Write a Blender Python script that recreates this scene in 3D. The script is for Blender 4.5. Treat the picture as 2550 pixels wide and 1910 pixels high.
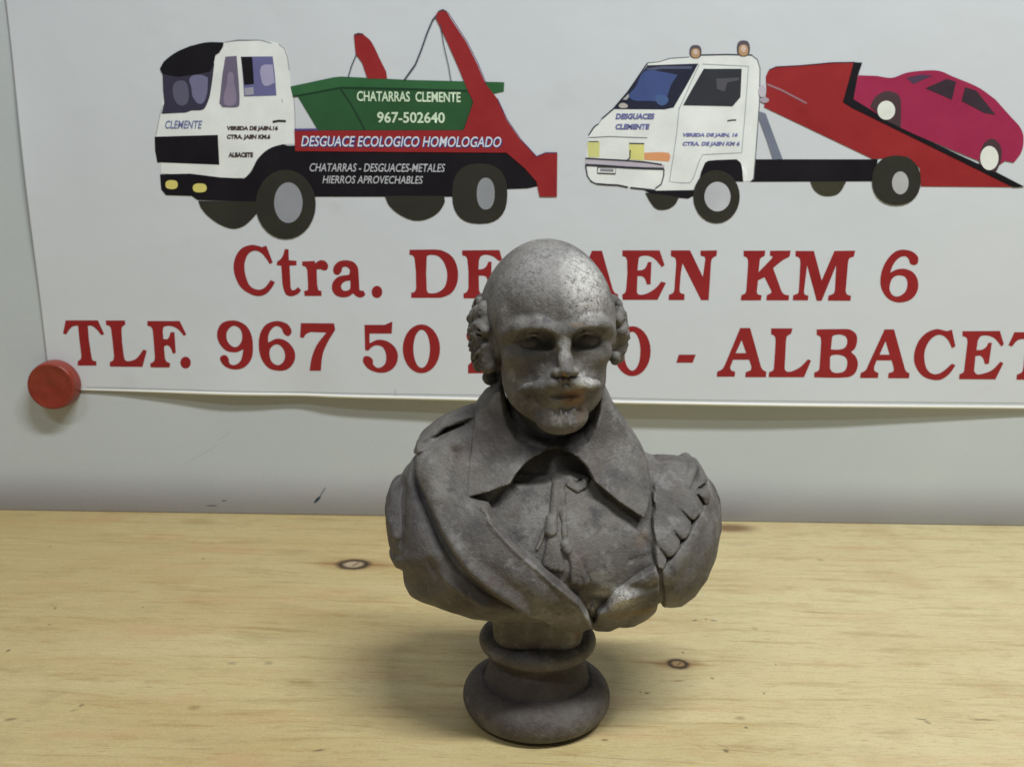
import bpy, bmesh, math, random
import numpy as np
from mathutils import Matrix, Vector
from mathutils.geometry import tessellate_polygon

for o in list(bpy.data.objects): bpy.data.objects.remove(o)
SC = bpy.context.scene
COL = SC.collection
random.seed(4); np.random.seed(4)
R = math.radians

# ------------------------------------------------------------------ camera
W0, H0, FPX = 2550.0, 1910.0, 2500.0
CAM_H = 0.205
PITCH, ROLL = 12.3, 0.72
cam_d = bpy.data.cameras.new('camera')
cam = bpy.data.objects.new('camera', cam_d); COL.objects.link(cam)
cam_d.sensor_width = 36.0; cam_d.lens = 36.0 * FPX / W0
cam_d.clip_start = 0.01; cam_d.clip_end = 20
cam_d.dof.use_dof = True; cam_d.dof.focus_distance = 0.40; cam_d.dof.aperture_fstop = 21
CAMR = Matrix.Rotation(R(90 - PITCH), 3, 'X') @ Matrix.Rotation(R(ROLL), 3, 'Z')
CAML = Vector((0, 0, CAM_H))
cam.matrix_world = Matrix.Translation(CAML) @ CAMR.to_4x4()
SC.camera = cam

# ------------------------------------------------------------------ light, world, exposure
wd = bpy.data.worlds.new('World'); SC.world = wd; wd.use_nodes = True
bg = wd.node_tree.nodes['Background']
bg.inputs[0].default_value = (0.92, 0.95, 1.0, 1); bg.inputs[1].default_value = 0.07
SC.view_settings.view_transform = 'Standard'; SC.view_settings.look = 'None'
SC.view_settings.exposure = 0.14; SC.view_settings.gamma = 1.0
SC.view_settings.use_curve_mapping = False

def area(name, loc, target, sx, sy, power, color):
    l = bpy.data.lights.new(name, 'AREA'); l.shape = 'RECTANGLE'; l.size = sx; l.size_y = sy
    l.energy = power; l.color = color
    o = bpy.data.objects.new(name, l); COL.objects.link(o)
    o.location = loc
    o.rotation_euler = (math.atan2(target[1] - loc[1], loc[2] - target[2])*0.6, 0, 0)      # tube runs along the wall, tipped towards the table
    return o
# two ceiling tube fittings, the nearer one a little to the right
area('ceiling_tube_light', (0.36, -0.05, 1.25), (0.05, 0.45, 0.05), 0.75, 0.09, 15.8, (0.985, 1.0, 0.985))
area('ceiling_tube_light', (-0.75, -0.75, 1.75), (0.0, 0.45, 0.05), 0.60, 0.08, 6.8, (0.95, 0.98, 1.0))

# ------------------------------------------------------------------ picture -> place
def ray(px, py):
    return CAMR @ Vector(((px - W0/2)/FPX, -(py - H0/2)/FPX, -1.0))
def at_z(px, py, z=0.0):
    d = ray(px, py); return CAML + d * ((z - CAML.z)/d.z)
_a, _b = at_z(0, 1272), at_z(2550, 1312)
WB = (_b.y - _a.y)/(_b.x - _a.x); WA = _a.y - WB*_a.x
def wall_y(x): return WA + WB*x
def at_wall(px, py, off=0.003):
    d = ray(px, py); t = (WA - off + WB*CAML.x - CAML.y)/(d.y - WB*d.x); return CAML + d*t
BASE = at_z(1335, 1768)                       # where the bust stands
def at_bust(px, py, y):                       # mm in the bust's own frame, on the plane y = const
    d = ray(px, py); t = (BASE.y + y*0.001 - CAML.y)/d.y; p = CAML + d*t
    return ((p.x - BASE.x)*1000, y, p.z*1000)

# ------------------------------------------------------------------ small helpers
def s2l(c): c /= 255.0; return c/12.92 if c <= 0.04045 else ((c + 0.055)/1.055)**2.4
def srgb(r, g, b, k=1.0): return (min(s2l(r)*k, 1), min(s2l(g)*k, 1), min(s2l(b)*k, 1), 1)
class NT:
    def __init__(s, name):
        s.m = bpy.data.materials.new(name); s.m.use_nodes = True
        s.t = s.m.node_tree; s.n = s.t.nodes; s.b = s.n['Principled BSDF']
    def add(s, typ, **kw):
        n = s.n.new(typ)
        for k, v in kw.items(): setattr(n, k, v)
        return n
    def link(s, a, b): s.t.links.new(a, b)
    def coord(s): 
        return s.add('ShaderNodeTexCoord').outputs['Object']
    def mapping(s, vec, loc=(0,0,0), rot=(0,0,0), sc=(1,1,1), typ='POINT'):
        m = s.add('ShaderNodeMapping'); m.vector_type = typ
        m.inputs['Location'].default_value = loc; m.inputs['Rotation'].default_value = rot; m.inputs['Scale'].default_value = sc
        s.link(vec, m.inputs['Vector']); return m.outputs[0]
    def noise(s, vec, scale, detail=4, rough=0.55, dist=0.0):
        n = s.add('ShaderNodeTexNoise'); n.inputs['Scale'].default_value = scale
        n.inputs['Detail'].default_value = detail; n.inputs['Roughness'].default_value = rough
        n.inputs['Distortion'].default_value = dist
        s.link(vec, n.inputs['Vector']); return n.outputs[0]
    def ramp(s, val, stops):
        n = s.add('ShaderNodeValToRGB'); e = n.color_ramp.elements
        while len(e) < len(stops): e.new(0.5)
        for el, (p, c) in zip(e, stops):
            el.position = p; el.color = c if len(c) == 4 else (*c, 1)
        s.link(val, n.inputs[0]); return n.outputs[0]
    def rng(s, val, a, b, c=0.0, d=1.0, smooth=True):
        n = s.add('ShaderNodeMapRange'); n.interpolation_type = 'SMOOTHSTEP' if smooth else 'LINEAR'
        for i, v in zip((1, 2, 3, 4), (a, b, c, d)): n.inputs[i].default_value = v
        s.link(val, n.inputs[0]); return n.outputs[0]
    def mix(s, fac, a, b, mode='MIX'):
        n = s.add('ShaderNodeMix', data_type='RGBA', blend_type=mode)
        for sock, v in ((n.inputs[0], fac), (n.inputs[6], a), (n.inputs[7], b)):
            if hasattr(v, 'links'): s.link(v, sock)
            else: sock.default_value = v
        return n.outputs[2]
    def math(s, op, a, b=0.0):
        n = s.add('ShaderNodeMath', operation=op)
        for sock, v in ((n.inputs[0], a), (n.inputs[1], b)):
            if hasattr(v, 'links'): s.link(v, sock)
            else: sock.default_value = v
        return n.outputs[0]
    def length(s, vec):
        n = s.add('ShaderNodeVectorMath', operation='LENGTH'); s.link(vec, n.inputs[0]); return n.outputs['Value']
    def vadd(s, a, b):
        n = s.add('ShaderNodeVectorMath', operation='ADD'); s.link(a, n.inputs[0]); s.link(b, n.inputs[1]); return n.outputs[0]
    def vscale(s, a, k):
        n = s.add('ShaderNodeVectorMath', operation='SCALE'); s.link(a, n.inputs[0]); n.inputs['Scale'].default_value = k; return n.outputs[0]
    def spot(s, vec, loc, size, ang=0.0, soft=0.4):     # 1 inside an ellipse, 0 outside
        v = s.mapping(vec, loc, (0, 0, ang), size, 'TEXTURE')
        return s.rng(s.length(v), 1.0, 1.0 - soft)
    def bump(s, h, strength, dist):
        b = s.add('ShaderNodeBump'); b.inputs['Strength'].default_value = strength; b.inputs['Distance'].default_value = dist
        s.link(h, b.inputs['Height']); s.link(b.outputs[0], s.b.inputs['Normal']); return b
    def base(s, c):
        if hasattr(c, 'links'): s.link(c, s.b.inputs['Base Color'])
        else: s.b.inputs['Base Color'].default_value = c
    def set(s, **kw):
        for k, v in kw.items():
            sock = s.b.inputs[k.replace('_', ' ')]
            if hasattr(v, 'links'): s.link(v, sock)
            else: sock.default_value = v

def new_mesh(name, verts, faces, mat, parent=None, smooth=False):
    me = bpy.data.meshes.new(name); me.from_pydata([tuple(v) for v in verts], [], [tuple(f) for f in faces]); me.update()
    if smooth: me.polygons.foreach_set('use_smooth', np.ones(len(me.polygons), dtype=bool))
    o = bpy.data.objects.new(name, me); COL.objects.link(o)
    if mat: me.materials.append(mat)
    if parent: o.parent = parent
    return o
def empty(name, loc):
    o = bpy.data.objects.new(name, None); COL.objects.link(o); o.location = loc; o.empty_display_size = 0.02; return o
def tag(o, label=None, cat=None, kind=None, group=None):
    if label: o['label'] = label
    if cat: o['category'] = cat
    if kind: o['kind'] = kind
    if group: o['group'] = group
    return o

# ------------------------------------------------------------------ setting: wall panel
def mat_wall():
    t = NT('wall_paint'); v = t.coord()
    n = t.noise(v, 9, 5, 0.6); f = t.noise(v, 420, 3, 0.6)
    c = t.ramp(n, [(0.3, (0.53, 0.585, 0.61)), (0.72, (0.58, 0.625, 0.64))])
    # panel colour turns dull mauve grey towards the bottom
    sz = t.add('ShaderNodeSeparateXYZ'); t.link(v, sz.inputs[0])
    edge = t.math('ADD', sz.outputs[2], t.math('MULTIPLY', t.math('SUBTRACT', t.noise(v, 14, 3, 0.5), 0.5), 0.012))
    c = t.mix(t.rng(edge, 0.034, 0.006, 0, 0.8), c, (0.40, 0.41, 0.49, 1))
    def mk(px, py, ang, a, b): 
        w = at_wall(px, py)
        vv = t.mapping(v, (w.x, 0, w.z), (0, -ang, 0), (a, 10, b), 'TEXTURE')
        return t.rng(t.length(vv), 1.0, 0.5)
    blue = t.math('MAXIMUM', mk(789, 1246, R(48), 0.0042, 0.0011), mk(803, 1226, R(58), 0.0050, 0.00035))
    c = t.mix(blue, c, srgb(30, 62, 84))
    gr = t.math('MAXIMUM', mk(524, 1263, R(2), 0.0046, 0.0006), mk(556, 1249, R(4), 0.0020, 0.0006))
    c = t.mix(t.math('MULTIPLY', gr, 0.75), c, srgb(72, 74, 82))
    scr = t.math('MAXIMUM', mk(505, 1130, R(30), 0.020, 0.0003), mk(560, 1085, R(36), 0.008, 0.0003))
    c = t.mix(t.math('MULTIPLY', scr, 0.22), c, srgb(90, 92, 92))
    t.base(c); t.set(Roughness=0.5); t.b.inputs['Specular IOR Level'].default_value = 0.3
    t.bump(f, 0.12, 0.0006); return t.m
def build_wall():
    # painted sheet panel whose lower edge rolls back behind the table
    prof = []
    for k in range(9):
        a = k/8.0; prof.append((0.0004 + 0.026*a, 0.0015*(1 - a)**2.2 - 0.003*(1 - (1-a)**2.2)))
    prof += [(0.05, -0.003), (0.3, -0.003), (0.75, -0.003)]
    xs = np.linspace(-0.75, 0.75, 31); vs = []; fs = []
    for x in xs:
        for z, off in prof: vs.append((x, wall_y(x) + off, z))
    n = len(prof)
    for i in range(len(xs) - 1):
        for j in range(n - 1):
            fs.append((i*n + j, (i+1)*n + j, (i+1)*n + j + 1, i*n + j + 1))
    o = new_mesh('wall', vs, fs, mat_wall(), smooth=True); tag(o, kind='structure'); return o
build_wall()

# ------------------------------------------------------------------ setting: the pine board
def mat_wood():
    t = NT('pine_wood'); v = t.coord()
    kn = [(889, 1402, 0.0112, 0.0092), (1696, 1648, 0.0058, 0.0058)]
    warp = t.noise(t.mapping(v, sc=(5, 26, 5)), 1.0, 3, 0.5)
    d = t.add('ShaderNodeCombineXYZ'); t.link(t.math('MULTIPLY', t.math('SUBTRACT', warp, 0.5), 0.014), d.inputs[1])
    vv = t.vadd(v, d.outputs[0])
    vv = t.mapping(vv, rot=(0, 0, R(1.6)))
    # the grain parts round each knot
    for px, py, a, b in kn:
        w = at_z(px, py)
        m = t.mapping(v, (w.x, w.y, 0), (0, 0, 0), (a*5.0, b*2.4, 10), 'TEXTURE')
        near = t.rng(t.length(m), 1.0, 0.0)
        sx = t.add('ShaderNodeSeparateXYZ'); t.link(m, sx.inputs[0])
        dd = t.add('ShaderNodeCombineXYZ'); t.link(t.math('MULTIPLY', t.math('MULTIPLY', near, sx.outputs[1]), -b*1.6), dd.inputs[1])
        vv = t.vadd(vv, dd.outputs[0])
    broad = t.noise(t.mapping(vv, sc=(6.0, 34, 1)), 1.0, 5, 0.6)
    streak = t.noise(t.mapping(vv, sc=(20, 190, 1)), 1.0, 6, 0.68, 0.5)
    fine = t.noise(t.mapping(vv, sc=(120, 1300, 1)), 1.0, 4, 0.7)
    blot = t.noise(v, 13, 4, 0.6)
    c = t.ramp(broad, [(0.28, srgb(196, 174, 126)), (0.5, srgb(208, 192, 146)), (0.75, srgb(216, 204, 164))])
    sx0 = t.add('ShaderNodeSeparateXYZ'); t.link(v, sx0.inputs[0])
    painted_falloff = t.math('ADD', sx0.outputs[0], t.math('MULTIPLY', t.math('SUBTRACT', t.noise(t.mapping(vv, sc=(4, 18, 1)), 1.0, 3, 0.5), 0.5), 0.5))  # paints side-to-side light falloff into the wood: right paler, left darker
    c = t.mix(t.rng(painted_falloff, -0.05, 0.28, 0, 0.75), c, srgb(226, 216, 178))
    c = t.mix(t.rng(painted_falloff, 0.05, -0.28, 0, 0.5), c, srgb(186, 164, 116))
    c = t.mix(t.rng(streak, 0.50, 0.76, 0, 0.66), c, srgb(164, 134, 86))
    c = t.mix(t.rng(streak, 0.44, 0.25, 0, 0.38), c, srgb(233, 216, 176))
    c = t.mix(t.rng(fine, 0.50, 0.72, 0, 0.52), c, srgb(152, 120, 80))
    vein = t.noise(t.mapping(vv, (0.2, 0.7, 0), sc=(16, 380, 1)), 1.0, 5, 0.65)
    c = t.mix(t.rng(vein, 0.58, 0.74, 0, 0.58), c, srgb(146, 112, 70))
    c = t.mix(t.rng(blot, 0.50, 0.72, 0, 0.40), c, srgb(186, 152, 108))
    c = t.mix(t.rng(t.noise(v, 900, 3, 0.7), 0.52, 0.70, 0, 0.30), c, srgb(166, 140, 100))
    c = t.mix(t.rng(t.noise(t.mapping(v, (0.4, 0.2, 0)), 700, 3, 0.7), 0.52, 0.70, 0, 0.25), c, srgb(236, 222, 188))
    c = t.mix(t.rng(t.noise(t.mapping(vv, (0.1, 0, 0), sc=(14, 60, 1)), 1.0, 3, 0.5), 0.55, 0.75, 0, 0.32), c, srgb(200, 150, 118))
    c = t.mix(t.rng(t.noise(t.mapping(v, sc=(20, 60, 1)), 1.0, 5, 0.7), 0.54, 0.72, 0, 0.30), c, srgb(150, 138, 104))
    c = t.mix(t.rng(t.noise(v, 24, 4, 0.7), 0.60, 0.78, 0, 0.30), c, srgb(140, 124, 100))
    nz = t.add('ShaderNodeTexNoise'); nz.inputs['Scale'].default_value = 260; t.link(v, nz.inputs['Vector'])
    jit = t.vadd(v, t.vscale(t.vadd(nz.outputs[1], t.mapping(nz.outputs[1], (-1, -1, -1), sc=(0, 0, 0))), 0.0016))
    jit = t.mapping(jit, (0.0008, 0.0008, 0.0008))
    def at(px, py): w = at_z(px, py); return (w.x, w.y, 0)
    flat = t.mapping(jit, sc=(1, 1, 0))
    # knots: brown halo, dark ring, pale heart
    for (px, py, a, b), heart in zip(kn, (srgb(182, 164, 140), srgb(170, 140, 100))):
        p = at(px, py)
        c = t.mix(t.math('MULTIPLY', t.spot(flat, p, (a*2.3, b*1.25, 1), 0, 0.8), 0.55), c, srgb(150, 108, 62))
        c = t.mix(t.math('MULTIPLY', t.spot(flat, p, (a*4.2, b*0.34, 1), R(-3), 0.9), 0.6), c, srgb(140, 92, 54))
        c = t.mix(t.spot(flat, p, (a*1.02, b*1.0, 1), 0, 0.45), c, srgb(52, 35, 22))
        c = t.mix(t.spot(flat, p, (a*0.62, b*0.60, 1), 0, 0.55), c, heart)
        c = t.mix(t.math('MULTIPLY', t.spot(flat, (p[0]+a*0.10, p[1], 0), (a*0.10, b*0.5, 1), R(-30), 0.6), 0.6), c, srgb(70, 54, 40))
    # stains, dents and specks
    marks = [(1825, 1312, .034, .0130, 0, .95, (108, 70, 44)), (500, 1297, .024, .0095, 0, .45, (150, 122, 76)),
             (1738, 1541, .0035, .0010, 25, .9, (34, 30, 26)), (1766, 1538, .0010, .0012, 0, .9, (34, 30, 26)), (1785, 1541, .0036, .0010, -25, .9, (40, 34, 28)),
             (1620, 1720, .0026, .0015, 0, .9, (52, 38, 26)), (1604, 1719, .0014, .0012, 0, .7, (52, 38, 26)), (1708, 1620, .0014, .0012, 0, .9, (50, 36, 24)),
             (1910, 1721, .0012, .0014, 0, .8, (70, 52, 36)), (1851, 1782, .0052, .0026, 0, .55, (132, 96, 56)), (1866, 1805, .0016, .0012, 25, .9, (52, 40, 30)),
             (1818, 1862, .0026, .0018, -20, .85, (66, 56, 44)), (1808, 1850, .0080, .0008, -35, .45, (110, 92, 66)), (2300, 1785, .0060, .0011, -14, .75, (96, 80, 58)), (2316, 1793, .0035, .0013, -48, .8, (96, 80, 58)),
             (2455, 1787, .0120, .0013, -4, .7, (110, 88, 58)), (1515, 1836, .0032, .0014, 0, .8, (104, 70, 44)), (807, 1861, .0052, .0011, 14, .85, (60, 50, 40)),
             (34, 1615, .0022, .0022, 20, .85, (66, 58, 48)), (42, 1785, .0050, .0020, 6, .8, (110, 78, 52)), (497, 1756, .0060, .0034, 0, .55, (128, 98, 60)),
             (218, 1750, .0020, .0020, 0, .7, (84, 74, 60)), (200, 1762, .0040, .0016, 30, .45, (96, 86, 70)), (590, 1647, .0050, .0026, 10, .5, (110, 104, 92)), (680, 1646, .0040, .0026, -10, .55, (110, 104, 92)),
             (368, 1508, .0012, .0018, 0, .8, (70, 60, 46)), (150, 1510, .0016, .0022, 20, .7, (80, 66, 48)), (135, 1552, .0012, .0018, 0, .7, (70, 56, 40)),
             (515, 1388, .0016, .0024, 0, .6, (90, 76, 54)), (135, 1358, .0014, .0028, 0, .6, (100, 82, 56)), (2048, 1391, .0040, .0034, 0, .5, (112, 100, 78)), (1886, 1561, .0040, .0040, 0, .4, (140, 124, 96)),
             (1696, 1690, .0070, .0014, 10, .6, (150, 104, 60)), (1782, 1683, .0016, .0016, 0, .8, (96, 64, 38)), (1938, 1649, .0010, .0014, 0, .6, (96, 64, 38)), (2230, 1300, .0030, .006, 0, .3, (140, 116, 78))]
    for px, py, a, b, ang, k, col in marks:
        sp = t.spot(flat, at(px, py), (a*0.62, b*0.8, 1), R(ang), 0.8)
        c = t.mix(t.math('MULTIPLY', sp, k*0.82), c, srgb(*col))
    c = t.mix(1.0, c, (0.86, 0.845, 0.77, 1), 'MULTIPLY')
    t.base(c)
    t.set(Roughness=t.rng(streak, 0.3, 0.8, 0.42, 0.62)); t.b.inputs['Specular IOR Level'].default_value = 0.35
    t.bump(t.math('ADD', fine, t.math('MULTIPLY', streak, 0.6)), 0.22, 0.0006)
    return t.m
def build_table():
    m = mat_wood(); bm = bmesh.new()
    xs = np.linspace(-0.75, 0.75, 31)
    rows = []
    for x in xs:
        yb = wall_y(x) + 0.02 + 0.0004*math.sin(x*37) + 0.0003*math.sin(x*91 + 1)
        rows.append([bm.verts.new(p) for p in ((x, 0.02, -0.022), (x, 0.02, -0.0015), (x, 0.0215, 0), (x, yb - 0.0012, 0), (x, yb, -0.0012), (x, yb, -0.022))])
    for a, b in zip(rows, rows[1:]):
        for j in range(6): bm.faces.new((a[j], b[j], b[(j+1) % 6], a[(j+1) % 6]))
    bm.faces.new(rows[0]); bm.faces.new(rows[-1][::-1])
    bmesh.ops.recalc_face_normals(bm, faces=bm.faces)
    me = bpy.data.meshes.new('table_top'); bm.to_mesh(me); bm.free(); me.materials.append(m)
    o = bpy.data.objects.new('table_top', me); COL.objects.link(o)
    tag(o, 'pale pine board table top with brown knots, under the bust', 'table'); return o
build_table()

# ------------------------------------------------------------------ the poster
P_BL = at_wall(127, 968); P_BR = at_wall(2640, 1014); P_TL = at_wall(-4, -170)
_bx = [at_wall(p, 985).x for p in (127, 210, 317, 453, 561, 697, 751, 805, 968, 1185, 1549, 1848, 2047, 2246, 2445, 2550, 2660)]
_bv = [0.3, 0.5, 1.0, 2.2, 3.1, 4.1, 4.7, 5.3, 6.5, 7.6, 8.0, 8.0, 7.0, 5.0, 3.0, 1.9, 1.2]
_wx = [at_wall(p, 985).x for p in (300, 453, 561, 640, 710, 760, 820, 900, 1000)]
_wv = [0, 0.7, 1.6, 0.9, -0.4, -1.2, 0.0, 0.2, 0]
_gx = np.linspace(_bx[0] - 0.05, _bx[-1] + 0.1, 600)
def _sm(a, n): 
    k = np.ones(n)/n; return np.convolve(np.pad(a, n, mode='edge'), k, 'same')[n:-n]
_gb = _sm(np.interp(_gx, _bx, _bv), 41); _gw = _sm(np.interp(_gx, _wx, _wv), 15)
def p_bot(x): return P_BL.z + (P_BR.z - P_BL.z)*(x - P_BL.x)/(P_BR.x - P_BL.x)
def p_left(z): return P_BL.x + (P_TL.x - P_BL.x)*(z - P_BL.z)/(P_TL.z - P_BL.z)
def bulge(x, z):
    h = max(z - p_bot(x), 0.0)
    b = np.interp(x, _gx, _gb)*max(0.12, (1 - h/0.30))**1.2 if h < 0.30 else np.interp(x, _gx, _gb)*0.08
    w = np.interp(x, _gx, _gw)*math.exp(-(h/0.022)**1.3)
    e = x - p_left(z)                                   # the left edge curls off the wall a little
    c = 1.5*math.exp(-max(e, 0)/0.012)*min(1, h/0.05)*(0.7 + 0.5*math.sin(z*40))
    return (0.35 + 0.92*b + 1.1*w + c)*0.001
def paper(x, z, lay=0.0): return (x, wall_y(x) - 0.0032 - bulge(x, z) - lay, z)
def at_paper(px, py):
    off = 0.006
    for _ in range(6):
        p = at_wall(px, py, off); off = 0.0032 + bulge(p.x, p.z)
    return (p.x, p.z)

def mat_paper():
    t = NT('poster_paper'); v = t.coord()
    n = t.noise(v, 6, 4, 0.6)
    c = t.ramp(n, [(0.3, (0.655, 0.70, 0.75)), (0.7, (0.685, 0.725, 0.765))])
    e = t.noise(v, 34, 4, 0.6)
    c = t.mix(t.rng(e, 0.62, 0.85, 0, 0.16), c, srgb(170, 165, 150))
    # small grey mark near the lower edge
    w = at_paper(985, 968)
    m = t.mapping(v, (w[0], 0, w[1]), (0, 0, 0), (0.0016, 10, 0.0030), 'TEXTURE')
    c = t.mix(t.rng(t.length(m), 1.0, 0.4, 0, 0.28), c, srgb(120, 124, 130))
    t.base(c); t.set(Roughness=0.42); t.b.inputs['Specular IOR Level'].default_value = 0.35
    t.bump(t.math('ADD', t.noise(v, 16, 3, 0.5), t.math('MULTIPLY', t.noise(t.mapping(v, sc=(1, 1, 0.25)), 60, 2, 0.5), 0.15)), 0.30, 0.004); return t.m
POSTER = empty('poster', (P_BL.x, wall_y(P_BL.x), P_BL.z))
tag(POSTER, 'white paper poster with two printed tow trucks and red lettering on the wall', 'poster')
PINV = Vector(POSTER.location)
def build_sheet():
    nu, nv = 200, 110; vs = []; fs = []
    x1 = P_BR.x; ztop = P_TL.z
    for j in range(nv + 1):
        v = (j/nv)**1.5
        for i in range(nu + 1):
            u = (i/nu)**1.25
            z0 = 0
            xl = P_BL.x; z = P_BL.z + v*(ztop - P_BL.z)
            x = p_left(z) + u*(x1 - p_left(z))
            zb = p_bot(x); z = zb + v*(ztop - zb)
            vs.append(Vector(paper(x, z)) - PINV)
    n = nu + 1
    for j in range(nv):
        for i in range(nu): fs.append((j*n + i, j*n + i + 1, (j+1)*n + i + 1, (j+1)*n + i))
    o = new_mesh('sheet', vs, fs, mat_paper(), POSTER, smooth=True)
    so = o.modifiers.new('solid', 'SOLIDIFY'); so.thickness = 0.00025; so.offset = -1.0 if o.data.polygons[0].normal.y < 0 else 1.0
    # pale folded hem along the lower edge
    t = NT('poster_hem'); t.base((0.80, 0.80, 0.74, 1)); t.set(Roughness=0.28)
    vs, fs = [], []; ring = 8; N = 240
    for i in range(N + 1):
        x = P_BL.x + 0.016 + (P_BR.x - P_BL.x - 0.016)*i/N
        z = p_bot(x); p = paper(x, z)
        rr = 0.0009*min(1, 0.25 + i/40)
        for k in range(ring):
            a = 2*math.pi*k/ring
            vs.append(Vector((p[0], p[1] - 0.0001 + 0.75*rr*math.cos(a), p[2] + rr*math.sin(a))) - PINV)
    for i in range(N):
        for k in range(ring): fs.append((i*ring + k, i*ring + (k+1) % ring, (i+1)*ring + (k+1) % ring, (i+1)*ring + k))
    fs.append(tuple(range(ring))); fs.append(tuple(range(N*ring, N*ring + ring))[::-1])
    new_mesh('hem', vs, fs, t.m, POSTER, smooth=True)
build_sheet()

INK = {}
def ink(r, g, b, k=1.62):
    key = (r, g, b, k)
    if key not in INK:
        t = NT('print_ink_%02x%02x%02x' % (r, g, b)); v = t.coord()
        n = t.noise(v, 55, 3, 0.6)
        c0 = srgb(r, g, b, k); c1 = tuple(min(1, c*1.16 + 0.004) for c in c0[:3])
        t.base(t.ramp(n, [(0.3, c0), (0.7, c1)])); t.set(Roughness=0.45)
        t.b.inputs['Specular IOR Level'].default_value = 0.35
        INK[key] = t.m
    return INK[key]

def curve_pts(pts, step=7.0):
    out = []; n = len(pts)
    P = [Vector(p[:2]) for p in pts]; S = [len(p) > 2 for p in pts]
    for i in range(n):
        a, b = P[i], P[(i+1) % n]
        out.append(a)
        if not S[i] and not S[(i+1) % n]: continue
        ta = (P[(i+1) % n] - P[i-1])*0.5 if S[i] else (b - a)
        tb = (P[(i+2) % n] - a)*0.5 if S[(i+1) % n] else (b - a)
        L = (b - a).length; k = 5
        for T, who in ((ta, S[i]), (tb, S[(i+1) % n])):
            if who and T.length > 1e-6: T *= L/T.length
        for j in range(1, k):
            t = j/k
            out.append(a*(2*t**3 - 3*t*t + 1) + ta*(t**3 - 2*t*t + t) + b*(-2*t**3 + 3*t*t) + tb*(t**3 - t*t))
    return out

def finish_print(name, verts2, tris, mat, parent, lay):
    """verts2: (x, z) on the wall; cut on a grid so the print follows the paper"""
    bm = bmesh.new()
    bv = [bm.verts.new((x, 0, z)) for x, z in verts2]
    for t in tris:
        if len(set(t)) == 3:
            try: bm.faces.new([bv[i] for i in t])
            except ValueError: pass
    xs = [p[0] for p in verts2]; zs = [p[1] for p in verts2]
    for ax, lo, hi in ((0, min(xs), max(xs)), (2, min(zs), max(zs))):
        g = math.ceil(lo/0.007)*0.007
        while g < hi:
            co = [0, 0, 0]; no = [0, 0, 0]; co[ax] = g; no[ax] = 1
            bmesh.ops.bisect_plane(bm, geom=bm.verts[:] + bm.edges[:] + bm.faces[:], plane_co=co, plane_no=no)
            g += 0.007
    for f in bm.faces:
        f.smooth = True
        if f.normal.y > 0: f.normal_flip()
    for v in bm.verts: v.co = Vector(paper(v.co.x, v.co.z, lay*0.00009 + 0.00012)) - PINV
    me = bpy.data.meshes.new(name); bm.to_mesh(me); bm.free(); me.materials.append(mat)
    o = bpy.data.objects.new(name, me); COL.objects.link(o); o.parent = parent
    return o
class Crop:
    def __init__(s, x, y, k): s.x, s.y, s.k = x, y, k
    def __call__(s, p): return (s.x + p[0]/s.k, s.y + p[1]/s.k)
def shape(name, crop, loops, mat, parent, lay, shift=(0, 0)):
    """closed outline (first loop) with holes, traced points are in a magnified view of the print"""
    if not isinstance(loops[0][0], (tuple, list)): loops = [loops]
    L2 = []
    for lp in loops:
        pts = curve_pts(lp); L2.append([at_paper(*(crop(p)[i] + shift[i] for i in (0, 1))) for p in pts])
    flat = [p for lp in L2 for p in lp]
    tris = tessellate_polygon([[Vector((p[0]*100, p[1]*100, 0)) for p in lp] for lp in L2])
    return finish_print(name, flat, tris, mat, parent, lay)
def ell(cx, cy, rx, ry, n=2.0, k=28):
    out = []
    for i in range(k):
        a = 2*math.pi*i/k; c, s = math.cos(a), math.sin(a)
        out.append((cx + rx*math.copysign(abs(c)**(2/n), c), cy + ry*math.copysign(abs(s)**(2/n), s)))
    return out
def line(name, crop, pts, w, mat, parent, lay, taper=False):
    P = [Vector(p[:2]) for p in pts]; Lf, Rt = [], []
    for i, p in enumerate(P):
        d = (P[min(i+1, len(P)-1)] - P[max(i-1, 0)]).normalized(); nrm = Vector((-d.y, d.x))
        ww = w*(0.55 if taper and i in (0, len(P)-1) else 1.0)
        Lf.append(p + nrm*ww/2); Rt.append(p - nrm*ww/2)
    v2 = [at_paper(*crop(p)) for p in Lf + Rt]; n = len(P); tr = []
    for i in range(n - 1): tr += [(i, i+1, n+i+1), (i, n+i+1, n+i)]
    return finish_print(name, v2, tr, mat, parent, lay)
def text(name, crop, s, box, mat, parent, lay, shear=0.0, bold=0.012, slope=0.0):
    cu = bpy.data.curves.new('t', 'FONT'); cu.body = s; cu.size = 1; cu.shear = shear; cu.offset = bold
    cu.resolution_u = 3; cu.fill_mode = 'FRONT'
    ob = bpy.data.objects.new('t', cu); COL.objects.link(ob)
    dg = bpy.context.evaluated_depsgraph_get(); me = bpy.data.meshes.new_from_object(ob.evaluated_get(dg))
    bpy.data.objects.remove(ob); bpy.data.curves.remove(cu)
    me.calc_loop_triangles()
    V = [v.co.copy() for v in me.vertices]; T = [tuple(t.vertices) for t in me.loop_triangles]
    bpy.data.meshes.remove(me)
    x0, x1 = min(v.x for v in V), max(v.x for v in V); y0, y1 = min(v.y for v in V), max(v.y for v in V)
    bx0, by0, bx1, by1 = box
    v2 = []
    for v in V:
        u = (v.x - x0)/(x1 - x0); w = (v.y - y0)/(y1 - y0)
        v2.append(at_paper(*crop((bx0 + u*(bx1 - bx0), by1 + (by0 - by1)*w + slope*u))))
    return finish_print(name, v2, T, mat, parent, lay)

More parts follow.
